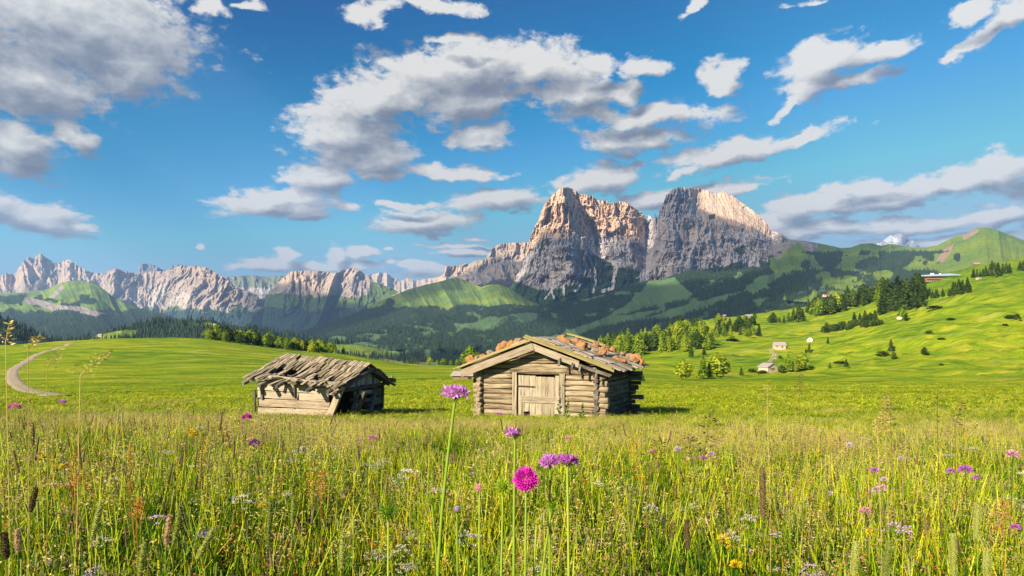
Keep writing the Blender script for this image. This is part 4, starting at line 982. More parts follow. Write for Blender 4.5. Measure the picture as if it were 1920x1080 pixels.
# ------------------------------------------------------------------ far buildings
def flat_mat(name, c, rough=0.85, var=0.15, sc=1.5):
    m, N, out = material(name); tcn = N.new('ShaderNodeTexCoord'); oi = N.new('ShaderNodeObjectInfo')
    n = N.noise(N.vmath('ADD', tcn.outputs['Object'], oi.outputs['Location']), sc, 4, 0.6)
    c1 = tuple(k * (1 - var) for k in c); c2 = tuple(min(1, k * (1 + var)) for k in c)
    bsdf(N, out, N.mix(n, c1, c2), rough); return m
M_pwall = flat_mat('pale_timber_wall', (0.46, 0.37, 0.26)); M_white = flat_mat('whitewash', (0.62, 0.60, 0.56)); M_groof = flat_mat('grey_shingle_roof', (0.30, 0.26, 0.24))
M_pinkroof = flat_mat('bleached_roof', (0.30, 0.26, 0.24)); M_dk = flat_mat('dark_opening', (0.03, 0.025, 0.02)); M_brown = flat_mat('brown_timber', (0.20, 0.12, 0.07)); M_blueroof = flat_mat('blue_grey_metal_roof', (0.36, 0.45, 0.56), 0.5)
M_red = flat_mat('red_brown_cladding', (0.30, 0.10, 0.05)); M_ochre = flat_mat('ochre_plaster', (0.62, 0.44, 0.22)); M_gl = flat_mat('window_glass', (0.06, 0.08, 0.10), 0.15)
def boxv(x0, x1, y0, y1, z0, z1):
    return [(x0,y0,z0),(x1,y0,z0),(x1,y1,z0),(x0,y1,z0),(x0,y0,z1),(x1,y0,z1),(x1,y1,z1),(x0,y1,z1)], [(0,3,2,1),(4,5,6,7),(0,1,5,4),(1,2,6,5),(2,3,7,6),(3,0,4,7)]
def boxmesh(x0, x1, y0, y1, z0, z1): 
    v, f = boxv(x0, x1, y0, y1, z0, z1); return pmesh(v, f)
def chalet(name, loc, rz, w, dpt, hw, hr, wall, roof, label, cat='building', windows=(), door=None, over=0.5, ridge='x', group=None):
    """gabled house; ridge along local x or y"""
    e = empty(name, loc, rz); tag(e, label, cat, group)
    W2, D2 = w / 2, dpt / 2; g0 = -1.2
    if ridge == 'x': v = [(-W2,-D2,g0),(W2,-D2,g0),(W2,D2,g0),(-W2,D2,g0),(-W2,-D2,hw),(W2,-D2,hw),(W2,D2,hw),(-W2,D2,hw),(-W2,0,hw+hr),(W2,0,hw+hr)]; f = [(0,1,5,4),(1,2,6,9,5),(2,3,7,6),(3,0,4,8,7),(0,3,2,1)]
    else: v = [(-W2,-D2,g0),(W2,-D2,g0),(W2,D2,g0),(-W2,D2,g0),(-W2,-D2,hw),(W2,-D2,hw),(W2,D2,hw),(-W2,D2,hw),(0,-D2,hw+hr),(0,D2,hw+hr)]; f = [(0,1,5,8,4),(1,2,6,5),(2,3,7,9,6),(3,0,4,7),(0,3,2,1)]
    mkobj('wall', pmesh(v, f), wall, e)
    k = 0.22
    if ridge == 'x':
        a = hr / D2; zo = hw - over * a
        for s in (-1, 1):
            v = [(-W2-over, s*(D2+over), zo+.03),(W2+over, s*(D2+over), zo+.03),(W2+over, 0, hw+hr+.03),(-W2-over, 0, hw+hr+.03)]; v += [(x,y,z+k) for x,y,z in v]
            mkobj('roof', pmesh(v, [(0,1,2,3),(7,6,5,4),(0,4,5,1),(1,5,6,2),(2,6,7,3),(3,7,4,0)]), roof, e)
    else:
        a = hr / W2; zo = hw - over * a
        for s in (-1, 1):
            v = [(s*(W2+over), -D2-over, zo+.03),(s*(W2+over), D2+over, zo+.03),(0, D2+over, hw+hr+.03),(0, -D2-over, hw+hr+.03)]; v += [(x,y,z+k) for x,y,z in v]
            mkobj('roof', pmesh(v, [(0,1,2,3),(7,6,5,4),(0,4,5,1),(1,5,6,2),(2,6,7,3),(3,7,4,0)]), roof, e)
    for (x, z, ww, hh) in windows:
        q = mkobj('window', boxmesh(x-ww/2, x+ww/2, -D2-.06, -D2+.02, z, z+hh), M_dk, e)
    if door: x, ww, hh = door; mkobj('door', boxmesh(x-ww/2, x+ww/2, -D2-.08, -D2+.02, 0, hh), M_brown, e)
    return e
def put(px, py, ymin=100, ymax=1250): return seen_ground(px, py, ymin, ymax)
p = put(1440, 695, 200); s = p.y / F
chalet('farmhouse', p, R(28), 26*s, 22*s, 6.5*s, 6.5*s, M_pwall, M_pinkroof, 'pale gabled farmhouse with grey roof at the lower end of the farm track', windows=[(-4*s, 2*s, 3*s, 2.4*s), (3*s, 2*s, 3*s, 2.4*s)], door=(0, 2.4*s, 4*s), over=1.6*s, ridge='y')
p = put(1461, 654, 250); s = p.y / F
chalet('long_barn', p, R(0), 21*s, 10*s, 5.5*s, 5.5*s, M_pwall, M_groof, 'long pale barn with brown roof at the top of the farm track', door=(4*s, 3*s, 4*s), over=1.0*s, windows=[(-6*s, 2*s, 2.4*s, 1.6*s)])
e = empty('wood_stack', put(1475, 654, 250) + Vector((0, 0, 0))); sh = mkobj('shed_wall', boxmesh(-3.2*s, 3.0*s, -1.5*s, 1.5*s, -0.5, 2.6*s), M_brown, e); mkobj('shed_roof', boxmesh(-3.6*s, 3.4*s, -2*s, 2*s, 2.6*s + .003, 3.0*s), M_groof, e); e.name = 'lean_to_shed'; tag(e, 'small brown shed against the right end of the long barn', 'shed')
p = put(1499, 686, 250); s = p.y / F
chalet('cottage', p, R(-18), 11*s, 10*s, 7*s, 3.6*s, M_pwall, M_pinkroof, 'pale cottage half hidden between a conifer and a bushy tree', windows=[(0, 3.6*s, 3*s, 1.8*s)], over=1.2*s, ridge='y')
p = put(1519, 640, 300); s = p.y / F
chalet('white_hut', p, R(-30), 10*s, 9*s, 3.6*s, 3.8*s, M_white, M_pinkroof, 'small white hut alone on the bright shoulder above the barn', door=(0, 2.4*s, 2.8*s), over=0.9*s, ridge='y')
p = put(1404, 597, 500); s = p.y / F
chalet('far_log_barn', p, R(10), 12*s, 7*s, 4*s, 3*s, M_pwall, M_pinkroof, 'far pale log barn on the ridge meadow beside two tiny conifers', door=(-2*s, 2*s, 2.6*s), over=0.9*s)
p = put(1358, 590, 500); s = p.y / F
chalet('hay_hut', p, R(5), 5*s, 3.6*s, 2*s, 1.5*s, M_brown, M_pinkroof, 'tiny hay hut on the skyline of the ridge meadow', door=(0, 1*s, 1.2*s), over=0.4*s)
p = put(1830, 497, 700); s = p.y / F
chalet('mountain_barn', p, R(0), 11*s, 6*s, 2.4*s, 2.2*s, M_brown, M_groof, 'small brown barn on the skyline right of the hotel', door=(2*s, 2*s, 1.6*s), over=0.7*s)
p = put(1835, 524, 700); s = p.y / F
chalet('garage_hut', p, R(0), 8*s, 5*s, 2.6*s, 1.0*s, M_pwall, M_groof, 'low hut half hidden by the first conifers right of the hotel', door=(0, 2*s, 1.6*s), over=0.5*s)
# hotel
p = put(1757, 545, 600, 1100); Y = 840.0; s = Y / F
p = Vector(((1757 - CX) / F * Y, Y, (HY - 534) / F * Y))
e = empty('hotel', p, R(8)); tag(e, 'long hotel with blue grey roof and red brown balconies above the tree belt', 'building')
mkobj('plinth', boxmesh(-26*s, 24*s, -8*s, 8*s, -22*s, 4*s), M_white, e)
mkobj('wall', boxmesh(-32*s, 34*s, -10*s, 10*s, 4*s + .003, 15*s), M_red, e)
mkobj('end_wall', boxmesh(12*s, 33.8*s, -10.4*s, -10*s - .003, -4*s, 15.6*s), M_ochre, e)
v = [(-36*s,-14*s,14*s),(37*s,-14*s,17*s),(37*s,12*s,22*s),(-36*s,12*s,17*s)]; v += [(x,y,z+1.2*s) for x,y,z in v]
rf = mkobj('roof', pmesh(v, [(3,2,1,0),(4,5,6,7),(0,1,5,4),(1,2,6,5),(2,3,7,6),(3,0,4,7)]), M_blueroof, e)
for x in (-14, -10, 4): mkobj('chimney', boxmesh(x*s, (x+2.4)*s, -2*s, 0, 16*s, 21.5*s), M_white, rf)
for lv in (4.6, 9.6):
    mkobj('balcony', boxmesh(-31*s, 11*s, -12.4*s, -10*s - .003, lv*s, (lv + .6)*s), M_ochre, e); mkobj('railing', boxmesh(-31*s, 11*s, -12.5*s, -12.2*s, (lv + .65)*s, (lv + 1.8)*s), M_red, e)
for lv in (5.6, 10.6):
    for i in range(9):
        x = -29 + i * 4.6; q = mkobj('window', boxmesh(x*s, (x+2.6)*s, -10.25*s, -10*s - .002, lv*s, (lv+3)*s), M_white, e); mkobj('pane', boxmesh((x+.3)*s, (x+2.3)*s, -10.4*s, -10.25*s - .002, (lv+.3)*s, (lv+2.7)*s), M_gl, q)
    for i in range(4):
        x = 14 + i * 4.8; q = mkobj('window', boxmesh(x*s, (x+2.4)*s, -10.6*s, -10.4*s - .004, lv*s, (lv+2.6)*s), M_white, e); mkobj('pane', boxmesh((x+.3)*s, (x+2.1)*s, -10.8*s, -10.6*s - .004, (lv+.3)*s, (lv+2.3)*s), M_gl, q)
for i in range(7):
    x = -24 + i * 6; mkobj('ground_window', boxmesh(x*s, (x+3.6)*s, -8.2*s, -8*s - .003, -6*s, -1*s), M_gl, e)
# far tiny houses on the mountain side
def far_house(px, py, Y, w, lab, wall=M_white, roof=M_groof, rz=0):
    s = Y / F; p = Vector(((px - CX) / F * Y, Y, (HY - py) / F * Y)); return chalet('farmhouse', p, R(rz), w*s, w*.7*s, w*.28*s, w*.25*s, wall, roof, lab, over=.5*s)
far_house(1548, 556, 2150, 9, 'far white farmhouse with reddish roof in the shaded bowl left of the tree belt', M_white, M_red)
far_house(188, 630, 1180, 7, 'tiny far farmhouse in the light clearing left of the ridge forest', M_pwall, M_pinkroof)
far_house(402, 609, 1500, 4, 'speck of a hut on the clearing in the ridge forest', M_pwall, M_pinkroof)
# grey rock block on the shoulder
M_rock = flat_mat('pale_boulder', (0.62, 0.52, 0.38), 0.9, 0.3, 3)
def rock_mesh(seed, sub=2, rough=0.18):
    bm = bmesh.new(); bmesh.ops.create_icosphere(bm, subdivisions=sub, radius=1.0); r = random.Random(seed)
    o3 = Vector((r.uniform(0, 50), r.uniform(0, 50), r.uniform(0, 50)))
    from mathutils import noise as mn
    for v in bm.verts:
        q = v.co.copy(); v.co = q * (1 + rough * 2.0 * mn.noise(q * 1.3 + o3) + rough * mn.noise(q * 3.1 + o3))
        if v.co.z < -0.55: v.co.z = -0.55
    me = bpy.data.meshes.new('rock'); bm.to_mesh(me); bm.free(); return me
p = put(1686, 602, 200); tag(mkobj('boulder', rock_mesh(3), M_rock, loc=p + Vector((0, 0, 1.2)), scale=(5*p.y/F, 4*p.y/F, 4*p.y/F)), 'pale boulder beside the round light tree on the slope shoulder', 'boulder')
p = put(1448, 674, 300); tag(mkobj('boulder', rock_mesh(8), M_rock, loc=p + Vector((2, 0, .3)), scale=(2.2*p.y/F, 1.6*p.y/F, 1.2*p.y/F)), 'small pale boulder by the upper bend of the farm track', 'boulder')
# pole and pasture fence on the crest between the huts
m_pole = flat_mat('weathered_pole', (0.22, 0.19, 0.16))
def cyl(r0, r1, z0, z1, seg=8, cx=0, cy=0):
    V = [(cx + r0 * math.cos(2*math.pi*j/seg), cy + r0 * math.sin(2*math.pi*j/seg), z0) for j in range(seg)] + [(cx + r1 * math.cos(2*math.pi*j/seg), cy + r1 * math.sin(2*math.pi*j/seg), z1) for j in range(seg)]
    return V, [(j, (j+1) % seg, seg + (j+1) % seg, seg + j) for j in range(seg)] + [tuple(range(seg))[::-1], tuple(range(seg, 2*seg))]
p = on_ground(690, 390); s = 390 / F
e = empty('lift_mast', p); tag(e, 'thin pale mast standing on the crest right of the ruined hut roof', 'mast')
mkobj('mast_pole', pmesh(*cyl(.28, .2, -1, 10*s)), m_pole, e); mkobj('crossarm', boxmesh(-1.4, 1.4, -.12, .12, 9*s, 9.6*s), m_pole, e)
e = empty('pasture_fence', on_ground(780, 372)); tag(e, 'thin post and rail pasture fence along the crest between the huts', 'fence'); o0 = e.location
prev = None
for i, px in enumerate(range(700, 856, 11)):
    q = on_ground(px, 372 + 6 * math.sin(i)) - o0; v, f = cyl(.11, .09, -.4, 1.3, 5); po = mkobj('post', pmesh(v, f), m_pole, e, loc=q)
    if prev is not None:
        for hz in (0.55, 1.05):
            d = q - prev; n = Vector((0, 0, .06)); a = prev + Vector((0, 0, hz)); b = q + Vector((0, 0, hz)); w_ = Vector((0, .04, 0))
            mkobj('rail', pmesh([a - n - w_, b - n - w_, b + n - w_, a + n - w_, a - n + w_, b - n + w_, b + n + w_, a + n + w_], [(0,1,2,3),(7,6,5,4),(0,4,5,1),(3,2,6,7),(0,3,7,4),(1,5,6,2)]), m_pole, e)
    prev = q
# ================================================================== THE TWO HUTS
rh = random.Random(21)
def wood(name, dark, mid, light, tint=(1, 1, 1), crack=0.6, sc=1.0, rnd_amt=0.45):
    """weathered timber, grain along local X"""
    m, N, out = material(name)
    tcn = N.new('ShaderNodeTexCoord'); oi = N.new('ShaderNodeObjectInfo'); r = oi.outputs['Random']
    p = N.vmath('ADD', tcn.outputs['Object'], N.xyz(N.math('MULTIPLY', r, 37.0), N.math('MULTIPLY', r, 11.0), N.math('MULTIPLY', r, 23.0)))
    g1 = N.noise(N.mapping(p, scale=(1.6 * sc, 26 * sc, 26 * sc)), 1.0, 5, 0.65, dist=0.5)
    g2 = N.noise(N.mapping(p, scale=(5 * sc, 110 * sc, 110 * sc)), 1.0, 3, 0.6)
    g3 = N.noise(N.mapping(p, scale=(2.5, 4, 4)), 1.0, 3, 0.5)
    t = N.math('ADD', N.math('ADD', N.math('MULTIPLY', g1, 0.55), N.math('MULTIPLY', g2, 0.25)), N.math('MULTIPLY', g3, 0.25))
    t = N.math('ADD', t, N.math('MULTIPLY', N.math('SUBTRACT', r, 0.5), rnd_amt * 0.3))
    c = N.ramp(t, [(0.30, dark), (0.50, mid), (0.70, light)])
    ck = N.mapr(N.noise(N.mapping(p, scale=(0.8 * sc, 22 * sc, 22 * sc)), 1.0, 4, 0.7, dist=0.8), 0.56, 0.64)
    c = N.mix(N.math('MULTIPLY', ck, crack), c, tuple(k * 0.25 for k in dark))
    h = N.math('SUBTRACT', N.math('ADD', g1, N.math('MULTIPLY', g2, 0.5)), N.math('MULTIPLY', ck, 1.2))
    bsdf(N, out, c, 0.85, h, 0.6, 0.012, 0.15); return m
M_log = wood('weathered_log', (0.065, 0.048, 0.030), (0.245, 0.19, 0.118), (0.44, 0.355, 0.235), crack=0.9)
#(0.081, 0.059, 0.037), (0.236, 0.18, 0.112), (0.384, 0.31, 0.205))
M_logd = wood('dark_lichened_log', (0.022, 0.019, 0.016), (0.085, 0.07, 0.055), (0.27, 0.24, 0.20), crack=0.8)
#(0.042, 0.035, 0.028), (0.14, 0.112, 0.084), (0.315, 0.28, 0.224), crack=0.7)
M_door = wood('door_timber', (0.11, 0.088, 0.060), (0.29, 0.24, 0.165), (0.46, 0.40, 0.29), crack=0.7)
#(0.124, 0.099, 0.068), (0.285, 0.236, 0.161), (0.422, 0.36, 0.26), crack=0.45)
M_verge = wood('mossy_verge_board', (0.155, 0.118, 0.043), (0.31, 0.248, 0.087), (0.422, 0.36, 0.161), crack=0.3)
M_barge = wood('barge_board_timber', (0.108, 0.086, 0.065), (0.259, 0.209, 0.144), (0.396, 0.331, 0.238), crack=0.4)
M_shake = wood('silvered_shingle', (0.101, 0.079, 0.058), (0.274, 0.223, 0.166), (0.432, 0.374, 0.288), crack=0.5, rnd_amt=0.9)
M_shake2 = wood('ruin_shingle', (0.086, 0.068, 0.043), (0.259, 0.209, 0.137), (0.432, 0.36, 0.252), crack=0.6, rnd_amt=1.0)
M_beam = wood('pale_ruin_beam', (0.151, 0.11, 0.07), (0.336, 0.267, 0.18), (0.452, 0.389, 0.29), crack=0.5)
M_greyp = wood('grey_gable_plank', (0.07, 0.075, 0.09), (0.20, 0.21, 0.24), (0.42, 0.43, 0.46), crack=0.6, rnd_amt=1.1)
M_end = wood('log_end_grain', (0.14, 0.09, 0.05), (0.42, 0.30, 0.18), (0.62, 0.48, 0.32), crack=0.8)
M_iron = flat_mat('rusty_iron', (0.07, 0.045, 0.035), 0.7, 0.4, 30)
M_black = flat_mat('interior_shade', (0.015, 0.012, 0.01))

def log_mesh(L, r, seed, square=0.25, seg=12, rings=8, taper=0.06):
    """timber lying along X from 0 to L"""
    q = random.Random(seed); V = []; Fc = []
    bx, by = q.uniform(-1, 1) * 0.012, q.uniform(-1, 1) * 0.012; ph = q.uniform(0, 6.28); tp = q.choice((-1, 1)) * taper
    fl = [1 + q.uniform(-.07, .07) for _ in range(seg)]
    for i in range(rings):
        t = i / (rings - 1); x = L * t; rr = r * (1 + tp * (t - .5)) * (1 + 0.03 * math.sin(ph + 7 * t))
        cx_, cz_ = bx * math.sin(math.pi * t + ph), by * math.sin(2.1 * math.pi * t + ph)
        ends = 0.94 if i in (0, rings - 1) else 1.0
        for j in range(seg):
            a = 2 * math.pi * j / seg; c, s = math.cos(a), math.sin(a); k = (abs(c) ** 4 + abs(s) ** 4) ** (-0.25); k = 1 + (k - 1) * square * 2.2
            f = rr * k * fl[j] * ends * (1 + q.uniform(-.02, .02))
            V.append((x + (q.uniform(-.015, .015) if ends < 1 else 0), cx_ + f * c, cz_ + f * s))
        if i: 
            b = (i - 1) * seg
            for j in range(seg): Fc.append((b + j, b + (j + 1) % seg, b + seg + (j + 1) % seg, b + seg + j))
    Fc.append(tuple(range(seg))[::-1]); Fc.append(tuple(range((rings - 1) * seg, rings * seg)))
    me = pmesh(V, Fc, 'log'); 
    for p_ in me.polygons[:-2]: p_.use_smooth = True
    return me
def plank_mesh(L, w, t, seed, n=5, warp=0.006, rag=0.0):
    """board along X 0..L, width Y, thickness Z (top face up)"""
    q = random.Random(seed); V = []; Fc = []
    for i in range(n):
        u = i / (n - 1); x = L * u; zz = warp * math.sin(u * 3.1 + q.uniform(0, .5)); a = w / 2 * (1 + q.uniform(-.06, .06)); b = w / 2 * (1 + q.uniform(-.06, .06))
        r1 = q.uniform(-rag, rag) if i in (0, n - 1) else 0; r2 = q.uniform(-rag, rag) if i in (0, n - 1) else 0
        V += [(x + r1, -a, zz), (x + r2, b, zz), (x + r2, b, zz + t), (x + r1, -a, zz + t)]
    for i in range(n - 1):
        o = 4 * i
        for j in range(4): Fc.append((o + j, o + 4 + j, o + 4 + (j + 1) % 4, o + (j + 1) % 4))
    Fc.append((0, 1, 2, 3)); Fc.append((4 * n - 1, 4 * n - 2, 4 * n - 3, 4 * n - 4))
    return pmesh(V, Fc, 'plank')
def mrot(xaxis, zaxis):
    x = Vector(xaxis).normalized(); z = Vector(zaxis); z = (z - x * z.dot(x)).normalized(); y = z.cross(x)
    return Matrix((x, y, z)).transposed()
def part(name, me, mat, parent, origin, xaxis=(1, 0, 0), zaxis=(0, 0, 1), scale=(1, 1, 1)):
    o = bpy.data.objects.new(name, me); COL.objects.link(o)
    if len(me.materials) == 0: me.materials.append(mat)
    o.parent = parent; M = mrot(xaxis, zaxis).to_4x4(); M.translation = Vector(origin); o.matrix_local = M @ Matrix.Diagonal((*scale, 1)); return o

# ------------------------------------------------------------------ log hut with stone-weighted roof
th_h = math.atan2(0.40, 0.92)
FR = Vector((math.cos(th_h), -math.sin(th_h), 0))           # along the front, to the right
BK = Vector((math.sin(th_h), math.cos(th_h), 0))            # to the back
Wd, Dp = 4.02, 3.7
fc = Vector(((1008 - CX) / F * 21.9, 21.9, 0)); 
zb = (HY - 790) / F * 21.9
hut = bpy.data.objects.new('log_hut', None); COL.objects.link(hut)
hut.location = (fc.x, fc.y, zb); hut.rotation_euler = (0, 0, -th_h)
tag(hut, 'weathered log hut with a plank door and a low roof weighted by orange stones', 'hut')
HL = Wd / 2; LH = 0.168; NW = 10; WH = NW * LH              # wall height 1.68
pitch = math.atan2(0.92, 2.62); 
RZ = WH + math.tan(pitch) * HL + 0.06                       # ridge height of wall top
DXL, DXR, DH = -0.68, 0.78, 1.50                            # door opening
def lg(L, r, mat, org, xa, za=(0, 0, 1), seed=None, sq=0.3):
    return part('log', log_mesh(L, r, seed or rh.randint(0, 99999), sq), mat, hut, org, xa, za)
for i in range(NW):
    z = LH * (i + 0.5)
    if z < DH + 0.05:
        lg(HL + 0.22 + rh.uniform(0, .08) + DXL - 0.12, LH * rh.uniform(.46, .54), M_log, (-HL - 0.22 - rh.uniform(0, .05), 0, z), (1, 0, 0))
        x0 = DXR + 0.12; lg(HL + 0.2 + rh.uniform(0, .10) - x0, LH * rh.uniform(.46, .54), M_log, (x0, 0, z), (1, 0, 0))
    else: lg(2 * HL + 0.5, LH * rh.uniform(.46, .54), M_log, (-HL - 0.25, 0, z), (1, 0, 0))
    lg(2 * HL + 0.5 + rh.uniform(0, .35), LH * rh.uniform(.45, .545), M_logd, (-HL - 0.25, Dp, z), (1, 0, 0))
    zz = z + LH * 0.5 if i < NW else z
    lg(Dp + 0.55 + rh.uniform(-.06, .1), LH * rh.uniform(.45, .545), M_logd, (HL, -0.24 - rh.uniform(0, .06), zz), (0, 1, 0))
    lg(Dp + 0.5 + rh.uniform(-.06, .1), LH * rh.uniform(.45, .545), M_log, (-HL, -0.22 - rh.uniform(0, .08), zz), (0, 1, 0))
z = WH + LH * .5; k = 0
while True:      # gable logs
    half = (RZ - z - LH * 0.45) / math.tan(pitch)
    if half < 0.25: break
    for y in (0, Dp): lg(2 * half, LH * rh.uniform(.45, .545), M_log, (-half, y, z), (1, 0, 0))
    z += LH; k += 1
# short cross blocks visible at the right corner
for i in range(9):
    z = LH * (i + 1.0); lg(0.2 + rh.uniform(0, .12), LH * .5, M_log, (HL + 0.06, -0.12 + rh.uniform(-.02, .02), z - LH * .5), (1, 0, 0), sq=0.6)
mkobj('interior', boxmesh(-HL + .12, HL - .12, .12, Dp - .12, 0.0, WH - .05), M_black, hut)  # solid black box standing in for the shade inside the hut
# door and its frame
part('door_post', plank_mesh(DH + 0.10, 0.15, 0.07, 3), M_door, hut, (DXL - 0.08, -0.05, -0.03), (0, 0, 1), (0, -1, 0))
part('door_post', plank_mesh(DH + 0.08, 0.17, 0.07, 4), M_door, hut, (DXR + 0.09, -0.05, -0.03), (0, 0, 1), (0, -1, 0))
part('lintel', log_mesh(DXR - DXL + 0.5, 0.09, 5, 0.8), M_log, hut, (DXL - 0.25, -0.02, DH + 0.13))
door = bpy.data.objects.new('door', None); COL.objects.link(door); door.parent = hut
tag(door, 'grey plank door with two iron strap hinges')
n = 7; pw = (DXR - DXL) / n
for i in range(n):
    top = DH - 0.02 - 0.012 * i; b0 = 0.30 if i == 1 else (0.12 + rh.uniform(-.03, .03))
    part('plank', plank_mesh(top - b0, pw * rh.uniform(.94, .985), 0.03, 100 + i, warp=.003, rag=.012), M_door, door, (DXL + pw * (i + .5), 0.0, b0), (0, 0, 1), (0, -1, 0))
part('crossboard', plank_mesh(1.18, 0.20, 0.035, 9), M_door, door, (DXL + .17, -0.033, 0.70), (1, 0, 0), (0, -1, 0))
part('edge_board', plank_mesh(0.72, 0.10, 0.035, 10), M_door, door, (DXL + .10, -0.033, 0.08), (0, 0, 1), (0, -1, 0))
part('edge_board', plank_mesh(DH - .1, 0.13, 0.035, 11), M_door, door, (DXR - .09, -0.035, 0.08), (0, 0, 1), (0, -1, 0))
for zq, ln in ((1.13, .62), (0.17, .62)):
    part('hinge_strap', plank_mesh(ln, 0.035, 0.012, 13, warp=.002), M_iron, door, (DXL - 0.02, -0.072, zq), (1, 0, 0 - .02), (0, -1, 0))
mkobj('nail', boxmesh(DXR + .11, DXR + .30, -.16, -.13, 1.18, 1.205), M_iron, hut)

# roof geometry: two slopes; local frame point on slope s at distance d down from ridge, y along depth
YF, YB = -0.52, Dp + 0.45; EL = 2.78
def rp(s, d, y, lift=0.0): 
    return Vector((s * (d * math.cos(pitch)) + s * lift * math.sin(pitch), y, RZ + 0.10 - d * math.sin(pitch) + lift * math.cos(pitch)))
def rdir(s): return Vector((s * math.cos(pitch), 0, -math.sin(pitch)))
def rnor(s): return Vector((s * math.sin(pitch), 0, math.cos(pitch)))
# rafters / purlins
for x_ in (-HL + .02, 0.0, HL - .02):
    zq = RZ - 0.04 - abs(x_) * math.tan(pitch)
    part('purlin', log_mesh(YB - YF - .1, .075, int(50 + x_ * 10), .2), M_logd, hut, (x_, YF + .05, zq), (0, 1, 0))
for s in (-1, 1):
    part('purlin', log_mesh(YB - YF - .12, .07, 60 + s, .2), M_logd, hut, rp(s, 1.35, YF + .06, -.09), (0, 1, 0))
# big barge boards under the verge
part('barge_board', plank_mesh(EL - .06, 0.235, 0.05, 61, warp=.01), M_barge, hut, rp(-1, 0.0, YF + .05, -.15), rdir(-1), (0, -1, 0))
part('barge_board', plank_mesh(EL * .60, 0.20, 0.05, 62, warp=.02, rag=.05), M_barge, hut, rp(1, 0.02, YF + .09, -.14), rdir(1), (0, -1, 0))
part('barge_fragment', plank_mesh(EL * .36, 0.10, 0.05, 63, warp=.03, rag=.08), M_logd, hut, rp(1, EL * .60, YF + .12, -.16), rdir(1) + Vector((0, 0, .03)), (0, -1, 0))
for d_ in (1.05, 1.5, 1.75, 2.3): part('broken_batten', plank_mesh(.22, .07, .04, int(d_ * 100), rag=.04), M_logd, hut, rp(1, d_, YF + .02, -.17), (rh.uniform(-.3, .3), -.4, -1), (0, -1, .2))
# base boarding
for s in (-1, 1):
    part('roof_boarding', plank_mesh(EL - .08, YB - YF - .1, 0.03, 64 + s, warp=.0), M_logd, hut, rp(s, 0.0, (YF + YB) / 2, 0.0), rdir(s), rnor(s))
# shingles in courses
SHK = [plank_mesh(0.78, 0.21, 0.024, 200 + i, warp=.008, rag=.03) for i in range(10)]
for a_ in SHK: a_.materials.append(M_shake)
for s in (-1, 1):
    nc = 5; ny = 22
    for c in range(nc):
        d0 = c * (EL / nc) - (0.05 if c else -0.02)
        for j in range(ny):
            if rh.random() < .035: continue
            y = YF + 0.12 + (YB - YF - .2) * (j + .5) / ny + rh.uniform(-.03, .03)
            L = 0.78 * rh.uniform(.85, 1.05) * (EL / nc + .12) / .68
            part('shingle', rh.choice(SHK), M_shake, hut, rp(s, d0 + rh.uniform(-.05, .06), y, 0.06 + 0.012 * (nc - c) + rh.uniform(0, .02)),
                 rdir(s) + Vector((0, rh.uniform(-.06, .06), rh.uniform(-.0, .03))), rnor(s) + Vector((0, rh.uniform(-.10, .10), 0)), (L / .78, rh.uniform(.75, 1.05), 1))
# yellowish verge boards along the front edge
for s, up in ((-1, 0), (1, 1)):
    for q in range(2):
        part('verge_board', plank_mesh(EL + (.30 if s > 0 else 0) - .12 * q, 0.10, 0.035, 300 + q + s, warp=.012, rag=.03), M_verge, hut,
             rp(s, -.30 if s > 0 else 0.0, YF + 0.0 + .10 * q, .05 + .035 * q) , rdir(s), (0, -.35, 1))
part('ridge_board', plank_mesh(YB - YF - .3, 0.24, 0.03, 310, warp=.01), M_shake, hut, (0.10, YF + .12, RZ + .20), (0, 1, 0), (.35, 0, 1))
for yy in (YB - .25, YB - .5, YB - .05):
    part('loose_board', plank_mesh(1.5, .13, .03, int(320 + yy * 9), warp=.02, rag=.05), M_verge, hut, rp(1, -.34, yy, .18), rdir(1) + Vector((0, -.04, .05)), rnor(1))
# horizontal poles that hold the stones
for s, d_ in ((1, 1.0), (1, 1.75), (-1, 1.3)): part('stone_pole', log_mesh(YB - YF - .3, .035, int(400 + d_ * 9), .1, 8), M_shake, hut, rp(s, d_, YF + .2, .13), (0, 1, 0))

# stones: photo position, size, orange?, label
m, N, out = material('lichened_stone')
geo = N.new('ShaderNodeNewGeometry'); oi = N.new('ShaderNodeObjectInfo'); tcn = N.new('ShaderNodeTexCoord')
nn = N.noise(tcn.outputs['Object'], 2.2, 5, .65); n2 = N.noise(tcn.outputs['Object'], 9, 4, .6)
base = N.mix(nn, (0.22, 0.17, 0.12), (0.44, 0.37, 0.27))
org = N.mix(n2, (0.36, 0.15, 0.05), (0.52, 0.28, 0.10))
am = N.new('ShaderNodeAttribute', attribute_type='OBJECT', attribute_name='lichen')
k_ = N.mapr(N.math('ADD', nn, N.math('MULTIPLY', N.math('SUBTRACT', am.outputs['Fac'], .62), .55)), 0.36, 0.66)
c_ = N.mix(k_, base, org); c_ = N.mix(N.mapr(n2, .35, .6), N.mix(.6, c_, (0.10, .07, .05)), c_); bsdf(N, out, c_, .9, n2, .9, .04); M_stone = m
Mw = Matrix.Translation(hut.location) @ Matrix.Rotation(-th_h, 4, 'Z')
def roof_hit(px, py, s, lift):
    """where the sight line through a photo pixel meets the roof slope"""
    o_ = Mw.inverted() @ Vector((0, 0, 0)); dvec = (Mw.inverted().to_3x3() @ at(px, py, 1.0)).normalized()
    n_ = rnor(s); p0 = rp(s, 1.0, 1.0, lift); t = (p0 - o_).dot(n_) / dvec.dot(n_) if abs(dvec.dot(n_)) > 1e-4 else -1
    return o_ + dvec * t
